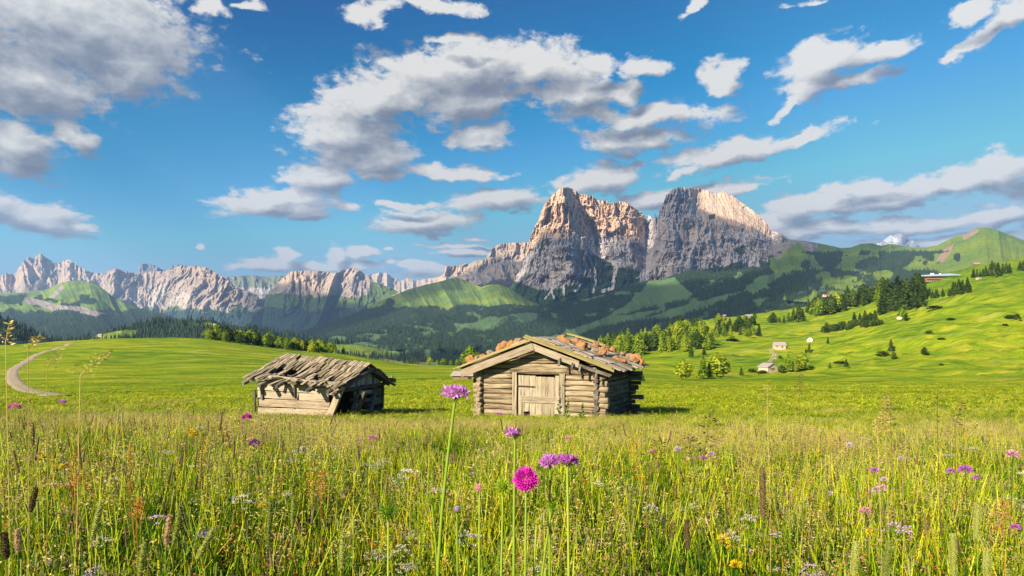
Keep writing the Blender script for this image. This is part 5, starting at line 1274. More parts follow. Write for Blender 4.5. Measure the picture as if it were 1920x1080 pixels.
STONES = [
 (890.5,669,1.0,'stone nearest the eave on the left roof slope, orange topped',-1,2.35,.10), (912,663,.9,'flat pinkish stone on the left slope between the eave stone and the grey one',-1,1.95,.45),(903,668,.5,'small stone tucked beside the flat pinkish one on the left slope',-1,2.12,.3),
 (932,658,.1,'flat grey stone halfway up the left slope',-1,1.60,.2),(945,649,.9,'left one of the two tall orange stones standing together on the left slope',-1,1.22,.15),(955,647,1.0,'right one of the two tall orange stones standing together on the left slope',-1,1.05,.25),
 (969,645,1.0,'small bright orange stone on the left slope, second from the ridge',-1,.80,.2),(981,640,.6,'broad pinkish stone nearest the ridge on the left slope',-1,.55,.25),
 (1042,633,1.0,'long orange stone nearest the ridge on the right slope',1,.30,1.9),(1058,641,1.0,'bright orange stone just below the ridge on the right slope, front row',1,.62,.55),(1076,641,.8,'pale orange stone behind the bright one near the ridge',1,.75,1.7),
 (1088,650,.95,'largest orange stone in the front row of the right slope',1,1.08,.5),(1101,652,.15,'grey lichened stone right of the largest orange one',1,1.30,.7),(1113,659,.1,'second grey stone, lower than the first on the right slope',1,1.52,.5),
 (1114,648,.9,'orange stone behind the two grey ones',1,1.22,2.0),(1125,662,.9,'tall orange stone right of the grey pair, front row',1,1.66,.6),(1131,655,.9,'orange stone behind the tall one, middle of the right slope',1,1.55,1.9),(1138,652,1.0,'yellow orange stone at the back, middle of the right slope',1,1.50,3.1),
 (1149,657,.9,'round orange stone farthest back on the right slope',1,1.72,3.5),(1153,672,.8,'flat pink stone low in the front row of the right slope',1,2.05,.7),(1165,677,1.0,'flat orange stone next to the eave in the front row',1,2.30,.8),(1164,664,.5,'pale stone behind the flat ones on the right slope',1,1.98,2.7),
 (1179,669,.6,'pale orange stone near the back eave',1,2.22,3.2),(1191,674,1.0,'large yellow orange stone at the back corner of the right eave',1,2.42,3.3),(1197,679,.9,'last stone at the far corner of the right eave',1,2.60,3.6),(1186,676,.7,'orange stone in front of the large yellow one by the back eave',1,2.45,2.6)]
for i, (px, py, lic, lab, s, d_, y_) in enumerate(STONES):
    big = {0:.17,4:.17,5:.18,11:.20,15:.18,23:.20}.get(i, .15)
    if s < 0: 
        loc = rp(s, d_, YF + .22 + y_ * .5, 0.08 + big * .62)
    else:
        hp = roof_hit(px, py, s, .08 + big * .45); d2 = hp.x / math.cos(pitch)
        loc = rp(s, min(max(hp.x / math.cos(pitch), .2), EL - .15), min(max(hp.y, YF + .3), YB - .2), 0.07 + big * .55) if -1.5 < hp.y < 6 else rp(s, d_, y_, .08 + big * .55)
    me = rock_mesh(500 + i, 3, .19); 
    me.materials.append(M_stone)
    o = mkobj('stone', me, loc=Mw @ loc, rot=(rh.uniform(-.25, .25), rh.uniform(-.25, .25), rh.uniform(0, 6.28)), scale=(big * rh.uniform(.95, 1.15), big * rh.uniform(.8, 1.0), big * (.62 if 'flat' in lab else 1.02)))
    o['lichen'] = float(lic); tag(o, lab, 'stone', 'stones weighing down the roof of the log hut')

# ------------------------------------------------------------------ collapsed hay hut
A_ = Vector(((633 - CX) / F * 21.6, 21.6, 0)); e2 = Vector((0.19, 0.98, 0)).normalized(); e1 = Vector((e2.y, -e2.x, 0))
zr = (HY - 784) / F * 21.6
ruin = bpy.data.objects.new('ruined_hut', None); COL.objects.link(ruin); ruin.location = (A_.x, A_.y, zr); ruin.rotation_euler = (0, 0, math.atan2(e1.y, e1.x))
tag(ruin, 'collapsed hay hut with a holed roof of silvery shingles and a leaning corner post', 'hut')
# local: x to the right along the long side (0 at the right front corner, negative left), y to the back, z up
LW, DW = 2.74, 3.7; 
def sag(x): return 0.10 * (-x) - 0.02                       # sinks toward the right
def rpart(name, me, mat, org, xa, za=(0, 0, 1), sc=(1, 1, 1)): return part(name, me, mat, ruin, org, xa, za, sc)
rows = [(0.00, .27, 0.0, .30), (.27, .24, .0, .26), (.51, .23, .0, .0), (.74, .22, .0, .0), (.96, .20, .9, .0)]
for i, (z0, hh, c0, c1) in enumerate(rows):
    a = -LW + (0.02 if i % 2 else -.06); b = -c1; 
    if i == 2:
        segs = [(a, -1.35), (-1.30, -.30)]
    elif i == 3: segs = [(a, -1.28), (-1.28, -.02)]
    elif i == 4: segs = [(a + .02, -1.72), (-1.70, -.04)]
    else: segs = [(a, b)]
    for (u, v_) in segs:
        Lx = v_ - u; dz = 0.10 if i >= 3 and u < -1.5 else 0
        me = plank_mesh(Lx, hh * .97, 0.07, 700 + i * 7 + int(u * 10), n=8, warp=.008, rag=.03)
        rpart('wall_beam', me, M_beam, (u, 0.035, z0 + hh / 2 + sag(u) * .55 * min(1, z0 + .2)), (1, 0, -.055 * min(1, z0 + .2)), (0, -1, 0))
for (x, z0, z1, tilt) in [(-LW + .16, 0.55, 1.22, 0), (-1.45, .62, 1.16, 0), (-LW - .09, .05, .86, 0)]:
    rpart('stud', plank_mesh(z1 - z0, .07, .05, int(800 + x * 10), rag=.02), M_logd, (x, -.05, z0), (tilt, 0, 1), (0, -1, 0))
rpart('leaning_post', plank_mesh(1.22, .20, .12, 811, rag=.04, n=6), M_beam, (-.18, -.28, -.10), (.34, .18, 1), (0, -1, 0))
rpart('leaning_post', plank_mesh(1.0, .14, .10, 812, rag=.04, n=6), M_logd, (.30, .55, -.05), (.45, -.15, 1), (1, -.2, 0))
# left end wall, back wall
for i in range(5):
    rpart('wall_beam', plank_mesh(DW, .20, .07, 820 + i, n=6), M_greyp, (-LW, 0.05, .1 + .21 * i), (0, 1, 0), (-1, 0, 0))
    rpart('wall_beam', plank_mesh(LW, .20, .07, 830 + i, n=6), M_greyp, (-LW, DW, .1 + .21 * i), (1, 0, -.05), (0, 1, 0))
# gable end: ridge high and lower opening
RX = .42                                    # roof runs past the right end
def ridge_z(x): return 1.74 + sag(x) - 0.13
def eave_z(x): return 1.13 + sag(x) - 0.08
GZ = 1.02
for i in range(15):                       # vertical grey boards of the gable
    y = .30 + (DW - .6) * (i + .5) / 15; top = ridge_z(0) - .10 - abs(y - DW / 2) * (ridge_z(0) - eave_z(0)) / (DW / 2); b0 = GZ - .12 + rh.uniform(-.05, .04)
    if top - b0 < .08: continue
    rpart('gable_board', plank_mesh(top - b0, .195 * rh.uniform(.8, 1.0), .025, 840 + i, n=4, rag=.02), M_greyp, (.06, y, b0), (0, 0, 1), (1, 0, 0))
for i in range(13):
    y = .35 + (DW - .7) * (i + .5) / 13; top = ridge_z(-LW) - .12 - abs(y - DW / 2) * (ridge_z(0) - eave_z(0)) / (DW / 2); b0 = 1.1
    if top - b0 > .05: rpart('gable_board', plank_mesh(top - b0, .22, .025, 1240 + i, n=4, rag=.02), M_greyp, (-LW, y, b0), (0, 0, 1), (-1, 0, 0))
rpart('gable_beam', log_mesh(DW + .1, .06, 861, .7), M_logd, (.09, .0, GZ - .16), (0, 1, 0))
rpart('crossbeam', plank_mesh(1.2, .12, .08, 862), M_greyp, (.14, 1.0, GZ - .30), (0, 1, -.02), (1, 0, 0))
for i, (y0, L_, z_, t_) in enumerate([(1.9, 1.7, .62, .03), (1.7, 1.9, .40, -.04), (2.1, 1.5, .20, .02), (.9, .9, .5, -.2)]):
    rpart('fallen_beam', log_mesh(L_, .07, 870 + i, .6), M_logd, (.05, y0, z_), (0, 1, t_))
for i, (y0, x0, h_, tx, ty) in enumerate([(.8, .02, .95, .25, .35), (1.35, .04, .8, -.1, -.1), (3.5, .06, .9, .05, -.05), (2.3, .1, .6, .1, .5)]):
    rpart('prop', plank_mesh(h_, .12, .07, 880 + i, rag=.03), M_greyp if i % 2 else M_logd, (x0, y0, 0), (tx, ty, 1), (1, 0, 0))
mkobj('interior', boxmesh(-LW + .1, -.35, .25, DW - .15, 0, 1.12), M_black, ruin)  # black box painting in the darkness behind the holes and gaps
# roof: front slope from ridge (y=DW/2) to eave (y=-.35)
XA, XB = -LW - .22, RX
def fslope(x, v, lift=0):      # v 0 ridge .. 1 eave
    y = DW / 2 + (-.38 - DW / 2) * v; z = ridge_z(x) + (eave_z(x) - .06 - ridge_z(x)) * v - .05 * math.sin(v * 3.1) ; return Vector((x, y - lift * .35, z + lift))
def bslope(x, v, lift=0):
    y = DW / 2 + (DW / 2 + .42) * v; z = ridge_z(x) + (eave_z(x) - .12 - ridge_z(x)) * v; return Vector((x, y + lift * .35, z + lift))
# rafters stick out past the eave
for x in (XA + .25, XA + .80, XA + 1.32, -.52, .10, .33):
    a = fslope(x + .10, .0, -.06); b = fslope(x - .14, 1.0, -.07); d = (b - a)
    rpart('rafter', log_mesh(d.length + rh.uniform(.16, .34), .06, int(900 + x * 20), .6, 8, 4), M_logd, a, d)
    a = bslope(x, .0, -.07); b = bslope(x, 1.0, -.07); d = b - a
    rpart('rafter', log_mesh(d.length + .05, .05, int(930 + x * 20), .6, 8, 4), M_logd, a, d)
rpart('ridge_pole', log_mesh(XB - XA - .1, .05, 950, .2), M_logd, (XA + .05, DW / 2, ridge_z(XA) - .10), (1, 0, -.10))
for v in (.32, .66): 
    a = fslope(XA + .05, v, -.02); b = fslope(XB - .05, v, -.02); rpart('batten', log_mesh((b - a).length, .03, int(960 + v * 10), .4, 8, 4), M_logd, a, b - a)
SR = [plank_mesh(0.66, 0.088, 0.022, 1000 + i, warp=.014, rag=.03, n=4) for i in range(12)]
for a_ in SR: a_.materials.append(M_shake2)
def hole(x, v):
    if v > .46 and -2.42 < x < -2.02 and v < .9: return True
    if v > .48 and -1.96 < x < -1.40 and v < 1.1: return True
    if v > .55 and -.85 < x < -.52: return True
    if v > .60 and -.34 < x < -.04: return True
    if v > .80 and -1.5 < x < -.8 and rh.random() < .35: return True
    return False
ns = 0
for c in range(5):
    nx_ = 37
    for j in range(nx_):
        x = XA + .05 + (XB - XA - .1) * (j + .5) / nx_ + rh.uniform(-.03, .03); v0 = c / 5 - .02 + rh.uniform(-.035, .035)
        if hole(x, v0 + .13) or rh.random() < .05: continue
        sk = rh.uniform(-.12, .0) - .06
        a = fslope(x - .02, max(v0, -.03), .045 + .012 * (5 - c) + rh.uniform(0, .03)); b = fslope(x + sk, v0 + .24, .03 + rh.uniform(-.02, .03)); d = b - a
        rpart('shingle', rh.choice(SR), M_shake2, a, d, Vector((rh.uniform(-.25, .25), -.45, 1)), (d.length / .66 * rh.uniform(.95, 1.2), rh.uniform(.85, 1.25), 1)); ns += 1
for c in range(4):
    for j in range(20):
        x = XA + .05 + (XB - XA - .1) * (j + .5) / 20 + rh.uniform(-.03, .03); v0 = c / 4 + rh.uniform(-.03, .03)
        a = bslope(x, max(v0, -.02), .04 + .012 * (4 - c)); b = bslope(x + rh.uniform(-.08, .08), v0 + .28, .02); d = b - a
        rpart('shingle', rh.choice(SR), M_shake2, a, d, Vector((rh.uniform(-.2, .2), .45, 1)), (d.length / .66, 1.45, 1))
for i in range(22):      # broken slats slumped on the wall head and in the holes
    x = rh.choice([-2.5, -2.2, -1.9, -1.7, -1.4, -1.2, -1.0, -.9, -.6, -.2, -.1]) + rh.uniform(-.12, .12)
    rpart('broken_slat', rh.choice(SR), M_beam, fslope(x, rh.uniform(.78, .92), rh.uniform(-.03, .03)), (rh.uniform(.4, 1) * rh.choice((-1, 1)), -.5, rh.uniform(-.35, .1)), (0, -.4, 1), (rh.uniform(.6, 1), 1.1, 1.5))
rpart('fallen_rail', plank_mesh(1.35, .07, .04, 1100, n=5), M_beam, (-2.15, -.12, 1.20 + .1), (1, 0, -.12), (0, -1, .5))
for i in range(7):      # heap of split ends at the right rear eave
    rpart('shingle', rh.choice(SR), M_shake2, bslope(XB - .1 - rh.uniform(0, .2), .86 + rh.uniform(0, .15), rh.uniform(-.05, .12)), (rh.uniform(-.6, .6), 1, rh.uniform(-.3, .3)), (0, 0, 1), (.6, 1, 1.6))

# ------------------------------------------------------------------ small hut far behind the log hut's left corner
p = seen_ground(868, 712, 35, 200); s = p.y / F
e = empty('hay_shed', p, R(-12)); tag(e, 'small brown hay shed with grey roof behind the left corner of the log hut', 'shed')
mkobj('wall', boxmesh(-17*s, 24*s, -9*s, 9*s, -3*s, 9*s), M_brown, e)
v = [(-21*s,-13*s,7.5*s),(28*s,-13*s,7.5*s),(26*s,2*s,15*s),(-19*s,2*s,15*s)]; v += [(x,y,z+1.1*s) for x,y,z in v]
mkobj('roof', pmesh(v, [(0,1,2,3),(7,6,5,4),(0,4,5,1),(1,5,6,2),(2,6,7,3),(3,7,4,0)]), M_groof, e)
v = [(-21*s,17*s,7.5*s),(28*s,17*s,7.5*s),(26*s,2*s,15.02*s),(-19*s,2*s,15.02*s)]; v += [(x,y,z+1.1*s) for x,y,z in v]
mkobj('roof', pmesh(v, [(3,2,1,0),(4,5,6,7),(1,5,4,0),(2,6,5,1),(3,7,6,2),(0,4,7,3)]), M_groof, e)
mkobj('door', boxmesh(12*s, 19*s, -9.5*s, -9*s - .002, 0, 7*s), M_dk, e)
# ================================================================== THE TALL GRASS AND THE FLOWERS
rg = np.random.RandomState(5)
def grass_mat(name, stops, tl=0.24, nscale=0.8):
    m, N, out = material(name)
    oi = N.new('ShaderNodeObjectInfo'); geo = N.new('ShaderNodeNewGeometry')
    n_ = N.noise(geo.outputs['Position'], nscale, 3, 0.6); n2 = N.noise(geo.outputs['Position'], 26.0, 2, 0.6)
    t = N.math('ADD', N.math('ADD', N.math('MULTIPLY', oi.outputs['Random'], 0.30), N.math('MULTIPLY', n_, 0.48)), N.math('MULTIPLY', n2, 0.27))
    c = N.ramp(t, stops); bsdf(N, out, c, 0.6, spec=0.12, extra=tl); return m
G_green = grass_mat('grass_blade', [(0.34, (0.020, 0.070, 0.004)), (0.47, (0.055, 0.145, 0.005)), (0.59, (0.15, 0.255, 0.007)), (0.73, (0.38, 0.40, 0.018))])
G_yell = grass_mat('grass_blade_yellow', [(0.32, (0.15, 0.25, 0.006)), (0.5, (0.36, 0.42, 0.010)), (0.72, (0.62, 0.55, 0.035))])
G_dark = grass_mat('herb_leaf', [(0.3, (0.025, 0.07, 0.012)), (0.6, (0.07, 0.15, 0.02)), (0.8, (0.14, 0.24, 0.03))])
G_straw = grass_mat('seed_straw', [(0.3, (0.30, 0.22, 0.06)), (0.5, (0.50, 0.40, 0.12)), (0.75, (0.68, 0.56, 0.22))], 0.3)
G_pink = grass_mat('seed_pinkish', [(0.3, (0.28, 0.16, 0.09)), (0.5, (0.44, 0.29, 0.16)), (0.75, (0.60, 0.45, 0.26))], 0.3)
G_rust = grass_mat('sorrel_rust', [(0.3, (0.26, 0.06, 0.02)), (0.5, (0.44, 0.14, 0.04)), (0.75, (0.55, 0.26, 0.06))], 0.25)
G_brown = grass_mat('seed_brown', [(0.3, (0.06, 0.045, 0.02)), (0.5, (0.14, 0.10, 0.04)), (0.75, (0.24, 0.19, 0.08))], 0.2)
G_spike = grass_mat('timothy_green', [(0.3, (0.14, 0.17, 0.03)), (0.5, (0.26, 0.29, 0.05)), (0.75, (0.42, 0.42, 0.12))], 0.3)
F_white = grass_mat('white_petal', [(0.3, (0.42, 0.34, 0.31)), (0.7, (0.62, 0.55, 0.50))], 0.3)
F_lilac = grass_mat('lilac_petal', [(0.3, (0.42, 0.26, 0.42)), (0.7, (0.62, 0.46, 0.60))], 0.3)
F_yellow = grass_mat('yellow_petal', [(0.3, (0.60, 0.40, 0.01)), (0.7, (0.72, 0.55, 0.03))], 0.3)
F_purple = grass_mat('purple_petal', [(0.3, (0.34, 0.07, 0.36)), (0.6, (0.56, 0.19, 0.56)), (0.8, (0.78, 0.42, 0.74))], 0.35)
F_magenta = grass_mat('magenta_petal', [(0.3, (0.52, 0.02, 0.36)), (0.6, (0.72, 0.04, 0.52)), (0.8, (0.80, 0.14, 0.62))], 0.3)
F_pink = grass_mat('pink_petal', [(0.3, (0.60, 0.20, 0.34)), (0.7, (0.74, 0.38, 0.48))], 0.35)

G_stem = grass_mat('pale_stem', [(0.3, (0.22, 0.34, 0.03)), (0.7, (0.40, 0.50, 0.06))], 0.3)
class MB:
    """collects ribbons, tubes and flakes into one mesh with several materials"""
    def __init__(s, mats): s.V = []; s.F = []; s.M = []; s.mats = mats
    def face(s, pts, m): n = len(s.V); s.V += [tuple(p) for p in pts]; s.F.append(tuple(range(n, n + len(pts)))); s.M.append(m)
    def blade(s, base, az, h, lean, w, m, seg=4, tw=0.0):
        n = len(s.V); dx, dy = math.cos(az), math.sin(az); sx, sy = math.cos(az + 1.57 + tw), math.sin(az + 1.57 + tw)
        for i in range(seg + 1):
            t = i / seg; r = lean * h * t ** 2.0; z = h * t * (1 - 0.25 * lean * t); ww = w * (1 - t ** 2.2) * (0.6 + 0.8 * min(1, t * 3)) * .6
            c = (base[0] + dx * r, base[1] + dy * r, base[2] + z)
            if i < seg: s.V += [(c[0] - sx * ww, c[1] - sy * ww, c[2]), (c[0] + sx * ww, c[1] + sy * ww, c[2])]
            else: s.V.append(c)
        for i in range(seg - 1): s.F.append((n + 2*i, n + 2*i + 1, n + 2*i + 3, n + 2*i + 2)); s.M.append(m)
        s.F.append((n + 2*seg - 2, n + 2*seg - 1, n + 2*seg)); s.M.append(m)
    def tube(s, pts, r0, r1, m, seg=5):
        n = len(s.V); k = len(pts); P = [Vector(p) for p in pts]
        for i in range(k):
            d = (P[min(i + 1, k - 1)] - P[max(i - 1, 0)]).normalized(); a = d.orthogonal().normalized(); b = d.cross(a); r = r0 + (r1 - r0) * i / (k - 1)
            if i == 0: ref = a
            else: a = (ref - d * ref.dot(d)).normalized(); b = d.cross(a); ref = a
            for j in range(seg): t = 2*math.pi*j/seg; s.V.append(tuple(P[i] + a * (r * math.cos(t)) + b * (r * math.sin(t))))
        for i in range(k - 1):
            for j in range(seg): s.F.append((n + i*seg + j, n + i*seg + (j+1) % seg, n + (i+1)*seg + (j+1) % seg, n + (i+1)*seg + j)); s.M.append(m)
    def flake(s, c, d, side, L, w, m):     # leaf-like lozenge from c along d
        c = Vector(c); d = Vector(d).normalized(); side = Vector(side); side = (side - d * side.dot(d)).normalized()
        s.face([c, c + d * L * .45 + side * w * .5, c + d * L, c + d * L * .45 - side * w * .5], m)
    def build(s, name='mesh', smooth=False):
        me = pmesh(s.V, s.F, name, smooth)
        for mt in s.mats: me.materials.append(mt)
        me.polygons.foreach_set('material_index', s.M); me.update(); return me
def rv(r, k=1.0): return Vector((r.uniform(-1, 1), r.uniform(-1, 1), r.uniform(-1, 1))) * k
def clump(seed, n, rad, h0, h1, mats=(0,), lean=0.5, w=0.006, seg=4):
    r = random.Random(seed); b = MB([G_green, G_yell, G_dark])
    for i in range(n):
        a = r.uniform(0, 6.28); q = rad * math.sqrt(r.random())
        b.blade((q * math.cos(a), q * math.sin(a), -.02), r.uniform(0, 6.28), r.uniform(h0, h1) * (1 - .25 * r.random() ** 2), r.uniform(.05, lean) , w * r.uniform(.6, 1.3), r.choice(mats), seg, r.uniform(-.6, .6))
    return b
def stalk(b, r, base, h, kind, ms, mh):
    az = r.uniform(0, 6.28); ln = r.uniform(.02, .16) * h; dx, dy = math.cos(az) * ln, math.sin(az) * ln
    pts = [(base[0] + dx * t * t, base[1] + dy * t * t, base[2] + h * t) for t in (0, .35, .7, 1)]
    b.tube(pts, .0014, .0008, ms, 3); top = Vector(pts[-1]); up = (top - Vector(pts[-2])).normalized()
    if kind == 'panicle':
        L = r.uniform(.10, .18)
        for i in range(16):
            t = i / 16; p = top - up * L * t; d = Vector((math.cos(i * 2.4 + az), math.sin(i * 2.4 + az), r.uniform(-.1, .9))).normalized(); q = p + d * (.012 + .035 * t) * r.uniform(.6, 1.3)
            b.flake(q, (d + Vector((0, 0, r.uniform(-1.2, .3)))), rv(r), .010, .0045, mh); b.flake(q + rv(r, .006), d + rv(r, .5), rv(r), .009, .004, mh); b.flake((p + q) / 2, d, rv(r), .009, .003, mh)
    elif kind == 'dense':       # sorrel-like dense column
        L = r.uniform(.12, .20)
        for i in range(40):
            t = r.random(); p = top - up * L * t; d = Vector((math.cos(i * 2.4), math.sin(i * 2.4), r.uniform(-.3, .5))); b.flake(p + d * r.uniform(.002, .012), d + rv(r, .6), rv(r), .008, .006, mh)
    elif kind == 'spike':
        L = r.uniform(.035, .07); b.tube([top - up * L * t for t in (1, .85, .5, .15, 0)], .0028, .0022, mh, 6)
        for i in range(30):
            t = r.random(); d = Vector((math.cos(i * 2.4), math.sin(i * 2.4), r.uniform(.2, .8))); b.flake(top - up * L * t + d * .003, d, rv(r), .005, .002, mh)
    elif kind == 'umbel':
        for i in range(9):
            d = Vector((math.cos(i * 2.4) * (i / 9) ** .5, math.sin(i * 2.4) * (i / 9) ** .5, .8)); q = top + d * .03; b.tube([top, q], .0006, .0004, ms, 3)
            for k in range(9): b.flake(q + rv(r, .006), rv(r) + Vector((0, 0, .4)), rv(r), .006, .006, mh)
    elif kind == 'dot':
        for k in range(26): d = rv(r) + Vector((0, 0, .5)); b.flake(top + d * .004, d, rv(r), .009, .005, mh)
kinds = []
for s_ in range(4): kinds.append(clump(300 + s_, 30, .11, .26, .56, (0, 0, 0, 1), .55).build('grass_clump'))            # 0-3
for s_ in range(2): kinds.append(clump(310 + s_, 30, .13, .30, .60, (1, 1, 0), .6, .005).build('grass_clump'))           # 4-5
def with_stalks(seed, nst, kind, mh, h0, h1, nb=20):
    b = clump(seed, nb, .12, .25, .5, (0, 1), .5); b.mats = b.mats + [mh]; r = random.Random(seed)
    for i in range(nst): a = r.uniform(0, 6.28); q = .12 * math.sqrt(r.random()); stalk(b, r, (q * math.cos(a), q * math.sin(a), 0), r.uniform(h0, h1), kind, 1, 3)
    return b.build('seed_clump')
kinds.append(with_stalks(320, 6, 'panicle', G_straw, .45, .68)); kinds.append(with_stalks(321, 7, 'panicle', G_pink, .42, .66)); kinds.append(with_stalks(322, 7, 'panicle', G_pink, .42, .62))   # 6,7,8
kinds.append(with_stalks(323, 3, 'dense', G_rust, .40, .62)); kinds.append(with_stalks(324, 3, 'spike', G_brown, .42, .64)); kinds.append(with_stalks(325, 4, 'spike', G_spike, .42, .64))       # 9,10,11
kinds.append(with_stalks(326, 2, 'umbel', F_white, .36, .52)); kinds.append(with_stalks(327, 2, 'dot', F_yellow, .34, .50)); kinds.append(with_stalks(328, 2, 'dot', F_lilac, .36, .54))              # 12,13,14
b = MB([G_dark, G_green]); r_ = random.Random(9)
for i in range(22):
    a = r_.uniform(0, 6.28); q = .1 * r_.random(); h = r_.uniform(.08, .30); p = Vector((q * math.cos(a), q * math.sin(a), h)); d = Vector((math.cos(a), math.sin(a), r_.uniform(-.1, .8)))
    b.tube([(p.x * .5, p.y * .5, 0), tuple(p)], .0012, .0008, 0, 3); b.flake(p, d, rv(r_), r_.uniform(.05, .09), r_.uniform(.018, .035), r_.choice((0, 0, 1)))
kinds.append(b.build('herb_clump'))      # 15
# short swards for the far grass
def sward(seed, n, rad, h0, h1, m): 
    return clump(seed, n, rad, h0, h1, m, .8, .010, 2).build('sward')
for s_ in range(3): kinds.append(sward(340 + s_, 46, .28, .10, .30, (1, 1, 0, 1)))   # 16-18

def in_rect(x, y, o, rz, x0, x1, y0, y1):
    c, s = math.cos(-rz), math.sin(-rz); dx, dy = x - o[0], y - o[1]; u = dx * c - dy * s; v = dx * s + dy * c
    return (u > x0) & (u < x1) & (v > y0) & (v < y1)
def blocked(x, y):
    return in_rect(x, y, hut.location, -th_h, -HL - .08, HL + .08, -.06, Dp + .1) | in_rect(x, y, ruin.location, ruin.rotation_euler.z, -LW, 0.05, 0.0, DW)
PT = []; SC = []; RT = []; PK = []
def scatter(y0, y1, dens, wide, high, table, px0=-60, px1=1980, fade=None):
    a0, a1 = (px0 - CX) / F, (px1 - CX) / F
    area = (a1 - a0) * (y1 ** 2 - y0 ** 2) / 2; n = int(area * dens)
    Y = np.sqrt(rg.uniform(y0 ** 2, y1 ** 2, n)); X = Y * rg.uniform(a0, a1, n)
    keep = ~blocked(X, Y)
    if fade is not None: keep &= rg.rand(n) < fade(X, Y)
    X, Y = X[keep], Y[keep]; n = len(X); Zg = H(X, Y)
    patch = fbm(X * .5 + 7, Y * .35, 77, 3)
    side = sstep(-.15, -.55, X / Y); hh = high * rg.uniform(.70, 1.12, n) * (.70 + .5 * fbm(X * .4, Y * .4, 79, 2)) * (.80 + .20 * side) * np.interp(Y, [0, 3, 6, 12, 20], [1, 1, .86, .70, .62]) * (1 - .0 * side)
    # lower grass right at the walls of the huts and along a band in front of them
    ks, ws = zip(*table); ws = np.array(ws, float); pk = rg.choice(ks, size=n, p=ws / ws.sum())
    pinkz = np.exp(-(((X + 2.9) / 2.6) ** 2 + ((Y - 12.5) / 2.6) ** 2)) + np.exp(-(((X - 2.2) / 1.2) ** 2 + ((Y - 5.6) / 1.0) ** 2)) + .8 * sstep(.60, .70, patch)
    sw = (rg.rand(n) < pinkz * .5) & (Y < 40); pk = np.where(sw, rg.choice([7, 8, 7, 6], n), pk)
    wd = wide * rg.uniform(.8, 1.25, n)
    PT.append(np.stack([X, Y, Zg], 1)); SC.append(np.stack([wd, wd, hh], 1)); PK.append(pk)
    hh = hh * (.75 + .5 * fbm(X * 1.4, Y * 1.1, 85, 2)); SC[-1][:, 2] = hh; rt = np.zeros((n, 3)); rt[:, 2] = rg.rand(n) * 6.28; rt[:, 0] = rg.normal(0, .10, n); rt[:, 1] = rg.normal(0, .10, n); RT.append(rt)
near_t = [(0,14),(1,14),(2,14),(3,14),(4,6),(5,6),(6,2.0),(7,1.6),(8,1.0),(9,2.2),(10,3.2),(11,4.2),(12,.35),(13,.15),(14,.3),(15,16)]
mid_t = [(0,8),(1,8),(2,8),(3,8),(4,13),(5,13),(6,4.0),(7,2.2),(8,1.4),(9,1.2),(10,1.8),(11,2),(12,.25),(13,.10),(14,.2),(15,3)]
clear = lambda x, y: np.where((x / y > -.20) & (x / y < .12) & (y < 1.35), .25, 1.0)
scatter(.62, 1.5, 400, .9, .90, near_t, fade=clear)
scatter(1.5, 3.2, 400, 1.0, 1.02, near_t)
scatter(3.2, 8, 150, 1.15, 1.0, near_t)
scatter(8, 18, 60, 1.5, .84, mid_t)
scatter(18, 34, 22, 1.8, .62, mid_t, fade=lambda x, y: sstep(34, 20, y + 10 * (fbm(x * .2, y * .2, 99, 3) - .5)))
scatter(24, 48, 7, 2.0, .8, [(16,1),(17,1),(18,1),(0,.45),(1,.45),(3,.3),(6,.25),(8,.1)])
scatter(45, 150, 1.2, 3.0, .7, [(16,1),(17,1),(18,1)], fade=lambda x, y: sstep(150, 40, y + 50 * (fbm(x * .05, y * .03, 98, 3) - .5)))
n_all = sum(len(p) for p in PT)
instance_stuff('meadow_grass', np.concatenate(PT), np.concatenate(SC), np.concatenate(RT), kinds, pick=np.concatenate(PK))

# ------------------------------------------------------------------ individual flowers near the camera
rf_ = random.Random(31)
def root_of(px, py, Y, dpx=0.0):
    """head point and root point of a stem whose head shows at (px,py) at distance Y"""
    h = at(px, py, Y); x = h.x + dpx / F * Y; return h, Vector((x, Y + rf_.uniform(-.02, .06), ground(x, Y)))
def stem_pts(h, bend=.045):
    s = Vector((rf_.uniform(-bend, bend), rf_.uniform(-bend, bend), 0)); n = 9
    return [h * t + s * math.sin(math.pi * t) + Vector((0, 0, 0)) for t in [i / (n - 1) for i in range(n)]]
def make_stem(e, h, r0=.0022, r1=.0014, mat=None, hairs=True):
    b = MB([mat or G_green]); pts = stem_pts(h); b.tube(pts, r0, r1, 0, 6)
    if hairs:
        for i in range(110):
            t = rf_.random() * (len(pts) - 1.01); k = int(t); p = pts[k].lerp(pts[k + 1], t - k); d = Vector((rf_.uniform(-1, 1), rf_.uniform(-1, 1), .2)).normalized(); b.flake(p, d, (0, 0, 1), r1 + .0035, .0004, 0)
    mkobj('stem', b.build('stem', True), parent=e); return pts
